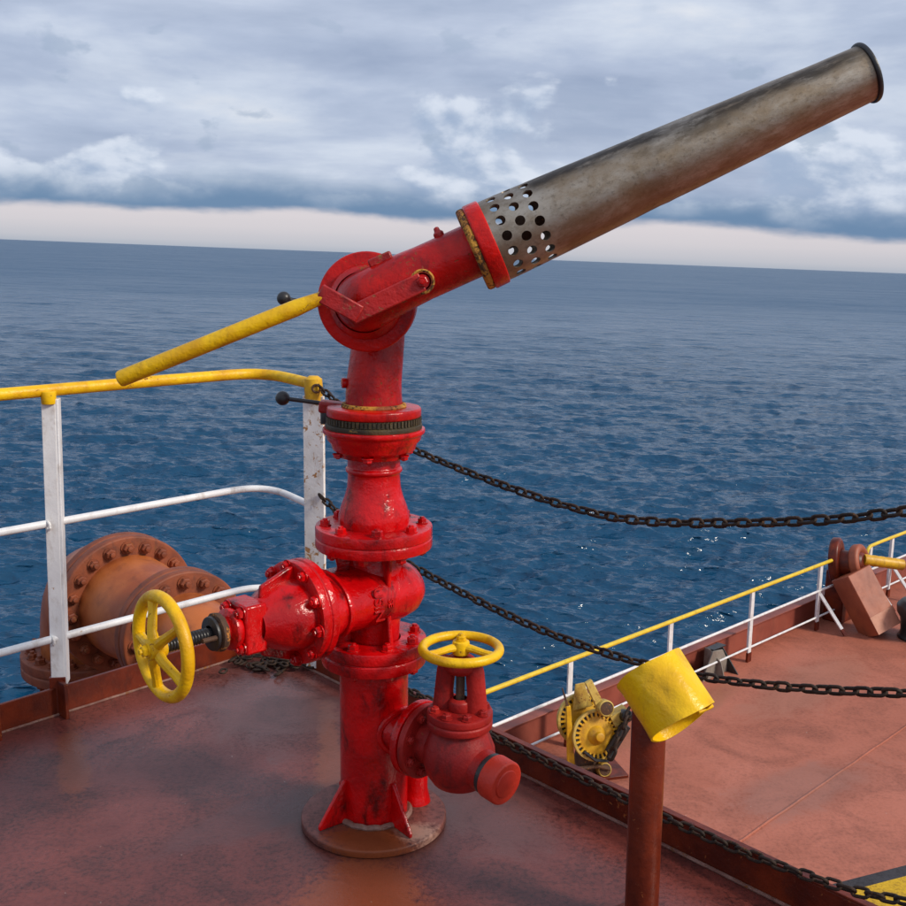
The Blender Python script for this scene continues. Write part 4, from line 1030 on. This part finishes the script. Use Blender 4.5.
# ------------------------------------------------------------------ big shackle, leaning block, black bollard at the far right
SB = Vector((5.72, 15.05, LOWZ))
sh = thing('deck_roller', tuple(SB), 'rusty brown roller drum with a yellow bar at the gap in the far rail', 'roller')
def sh_bow(c, ax, rad, w, name, a0=-40, a1=220):
    F_ = frame(c, ax, (1, 0, 0)); pts = []
    for k in range(25):
        a = R(a0 + (a1 - a0) * k / 24); pts.append(F_ @ Vector((rad * math.cos(a) * .72, rad * math.sin(a), 0)))
    return MB().tube(pts, [w * .8] + [w] * 23 + [w * .8], 14).build(name, BROWN, sh)
SA = Vector((.80, -.58, .12)).normalized()
def sfr(c, x):                                              # bow standing upright: its plane's normal is x
    z = Vector((0, 0, 1)); x = Vector(x).normalized(); y = z.cross(x).normalized(); z = x.cross(y)
    M = Matrix((y, z, x)).transposed().to_4x4(); M.translation = c; return M
for off, ro, ri, zc, ax_, mt in ((0.0, .33, .16, .93, (.86, -.50, .10), BROWN), (.33, .26, .15, .92, (.70, -.68, .28), BROWN_L)):
    F_ = frame(SB + SA * off + Vector((0, 0, zc)), ax_, (0, 0, 1))
    MB().lathe([(ri, -.05), (ri + .03, -.075), (ro - .04, -.075), (ro, -.05), (ro, .05), (ro - .04, .075), (ri + .03, .075), (ri, .05)], F_, 36, .015, sx=1.05, sy=.92, closed=True).build('ring_plate', mt, sh)
F_ = frame(SB + SA * .30 + Vector((-.02, -.10, .72)), (.55, -.83, .1), (0, 0, 1))
MB().lathe([(.045, -.08), (.12, -.08), (.13, .05), (.11, .08), (.045, .08)], F_, 28, .01, closed=True).build('eye', RED_OLD, sh)
MB().lathe([(0, -.02), (.19, -.02), (.21, .02), (.19, .10), (.19, .24), (.21, .33), (.15, .40), (0, .41)], frame(SB + Vector((0, 0, .90)), SA), 32, .012).build('drum', BROWN, sh)
MB().tube([SB + SA * -.1 + Vector((0, 0, .70)), SB + SA * .45 + Vector((0, 0, .70))], .05, 16).build('eye_pin', RUSTM, sh)
p0 = SB + SA * .36 + Vector((.02, 0, .97)); p1 = p0 + Vector((.62, .10, -.10))
MB().tube([p0.lerp(p1, i / 16) for i in range(17)], [.085 - .006 * (i % 3 == 0) for i in range(17)], 16).build('yellow_pin', YEL_OLD, sh)
MB().box((.36, .30, .78), frame(SB + Vector((.10, .05, .39)), (0, 0, 1), SD)).build('pedestal', BROWN, sh, bevel=.02)

bk = thing('steel_block', (5.95, 14.7, LOWZ), 'brown rectangular steel block leaning below the rusty roller drum', 'block')
bx_ = Vector((.86, .42, .28)).normalized()                  # across the front face
ld = Vector((-.42, .30, .80)); ld = (ld - bx_ * ld.dot(bx_)).normalized()   # up along its length
bz = bx_.cross(ld).normalized()
M = Matrix((bx_, ld, bz)).transposed().to_4x4(); M.translation = Vector((6.01, 14.58, LOWZ + .455))
MB().box((.44, .92, .40), M).build('block_body', BROWN_L, bk, bevel=.012)
WORN = paint('worn_primer', (0.50, 0.24, 0.16), (0.40, 0.16, 0.10), rust=0.1, rough=0.6, scale=6)
zs = 1 if bz.y < 0 else -1
MB().box((.438, .26, .006), M @ T(0, -.325, zs * .2035)).build('worn_patch', WORN, bk)

bo = thing('mooring_bollard', (6.73, 14.32, LOWZ), 'black rounded bollard cut off at the right edge of the picture', 'bollard')
MB().lathe([(0, 0), (.30, 0), (.31, .03), (.28, .06), (.27, .12), (.29, .30), (.34, .38), (.35, .48), (.28, .56), (0, .58)], T(6.73, 14.32, LOWZ), 40, .02).build('bollard_post', BLACK, bo)
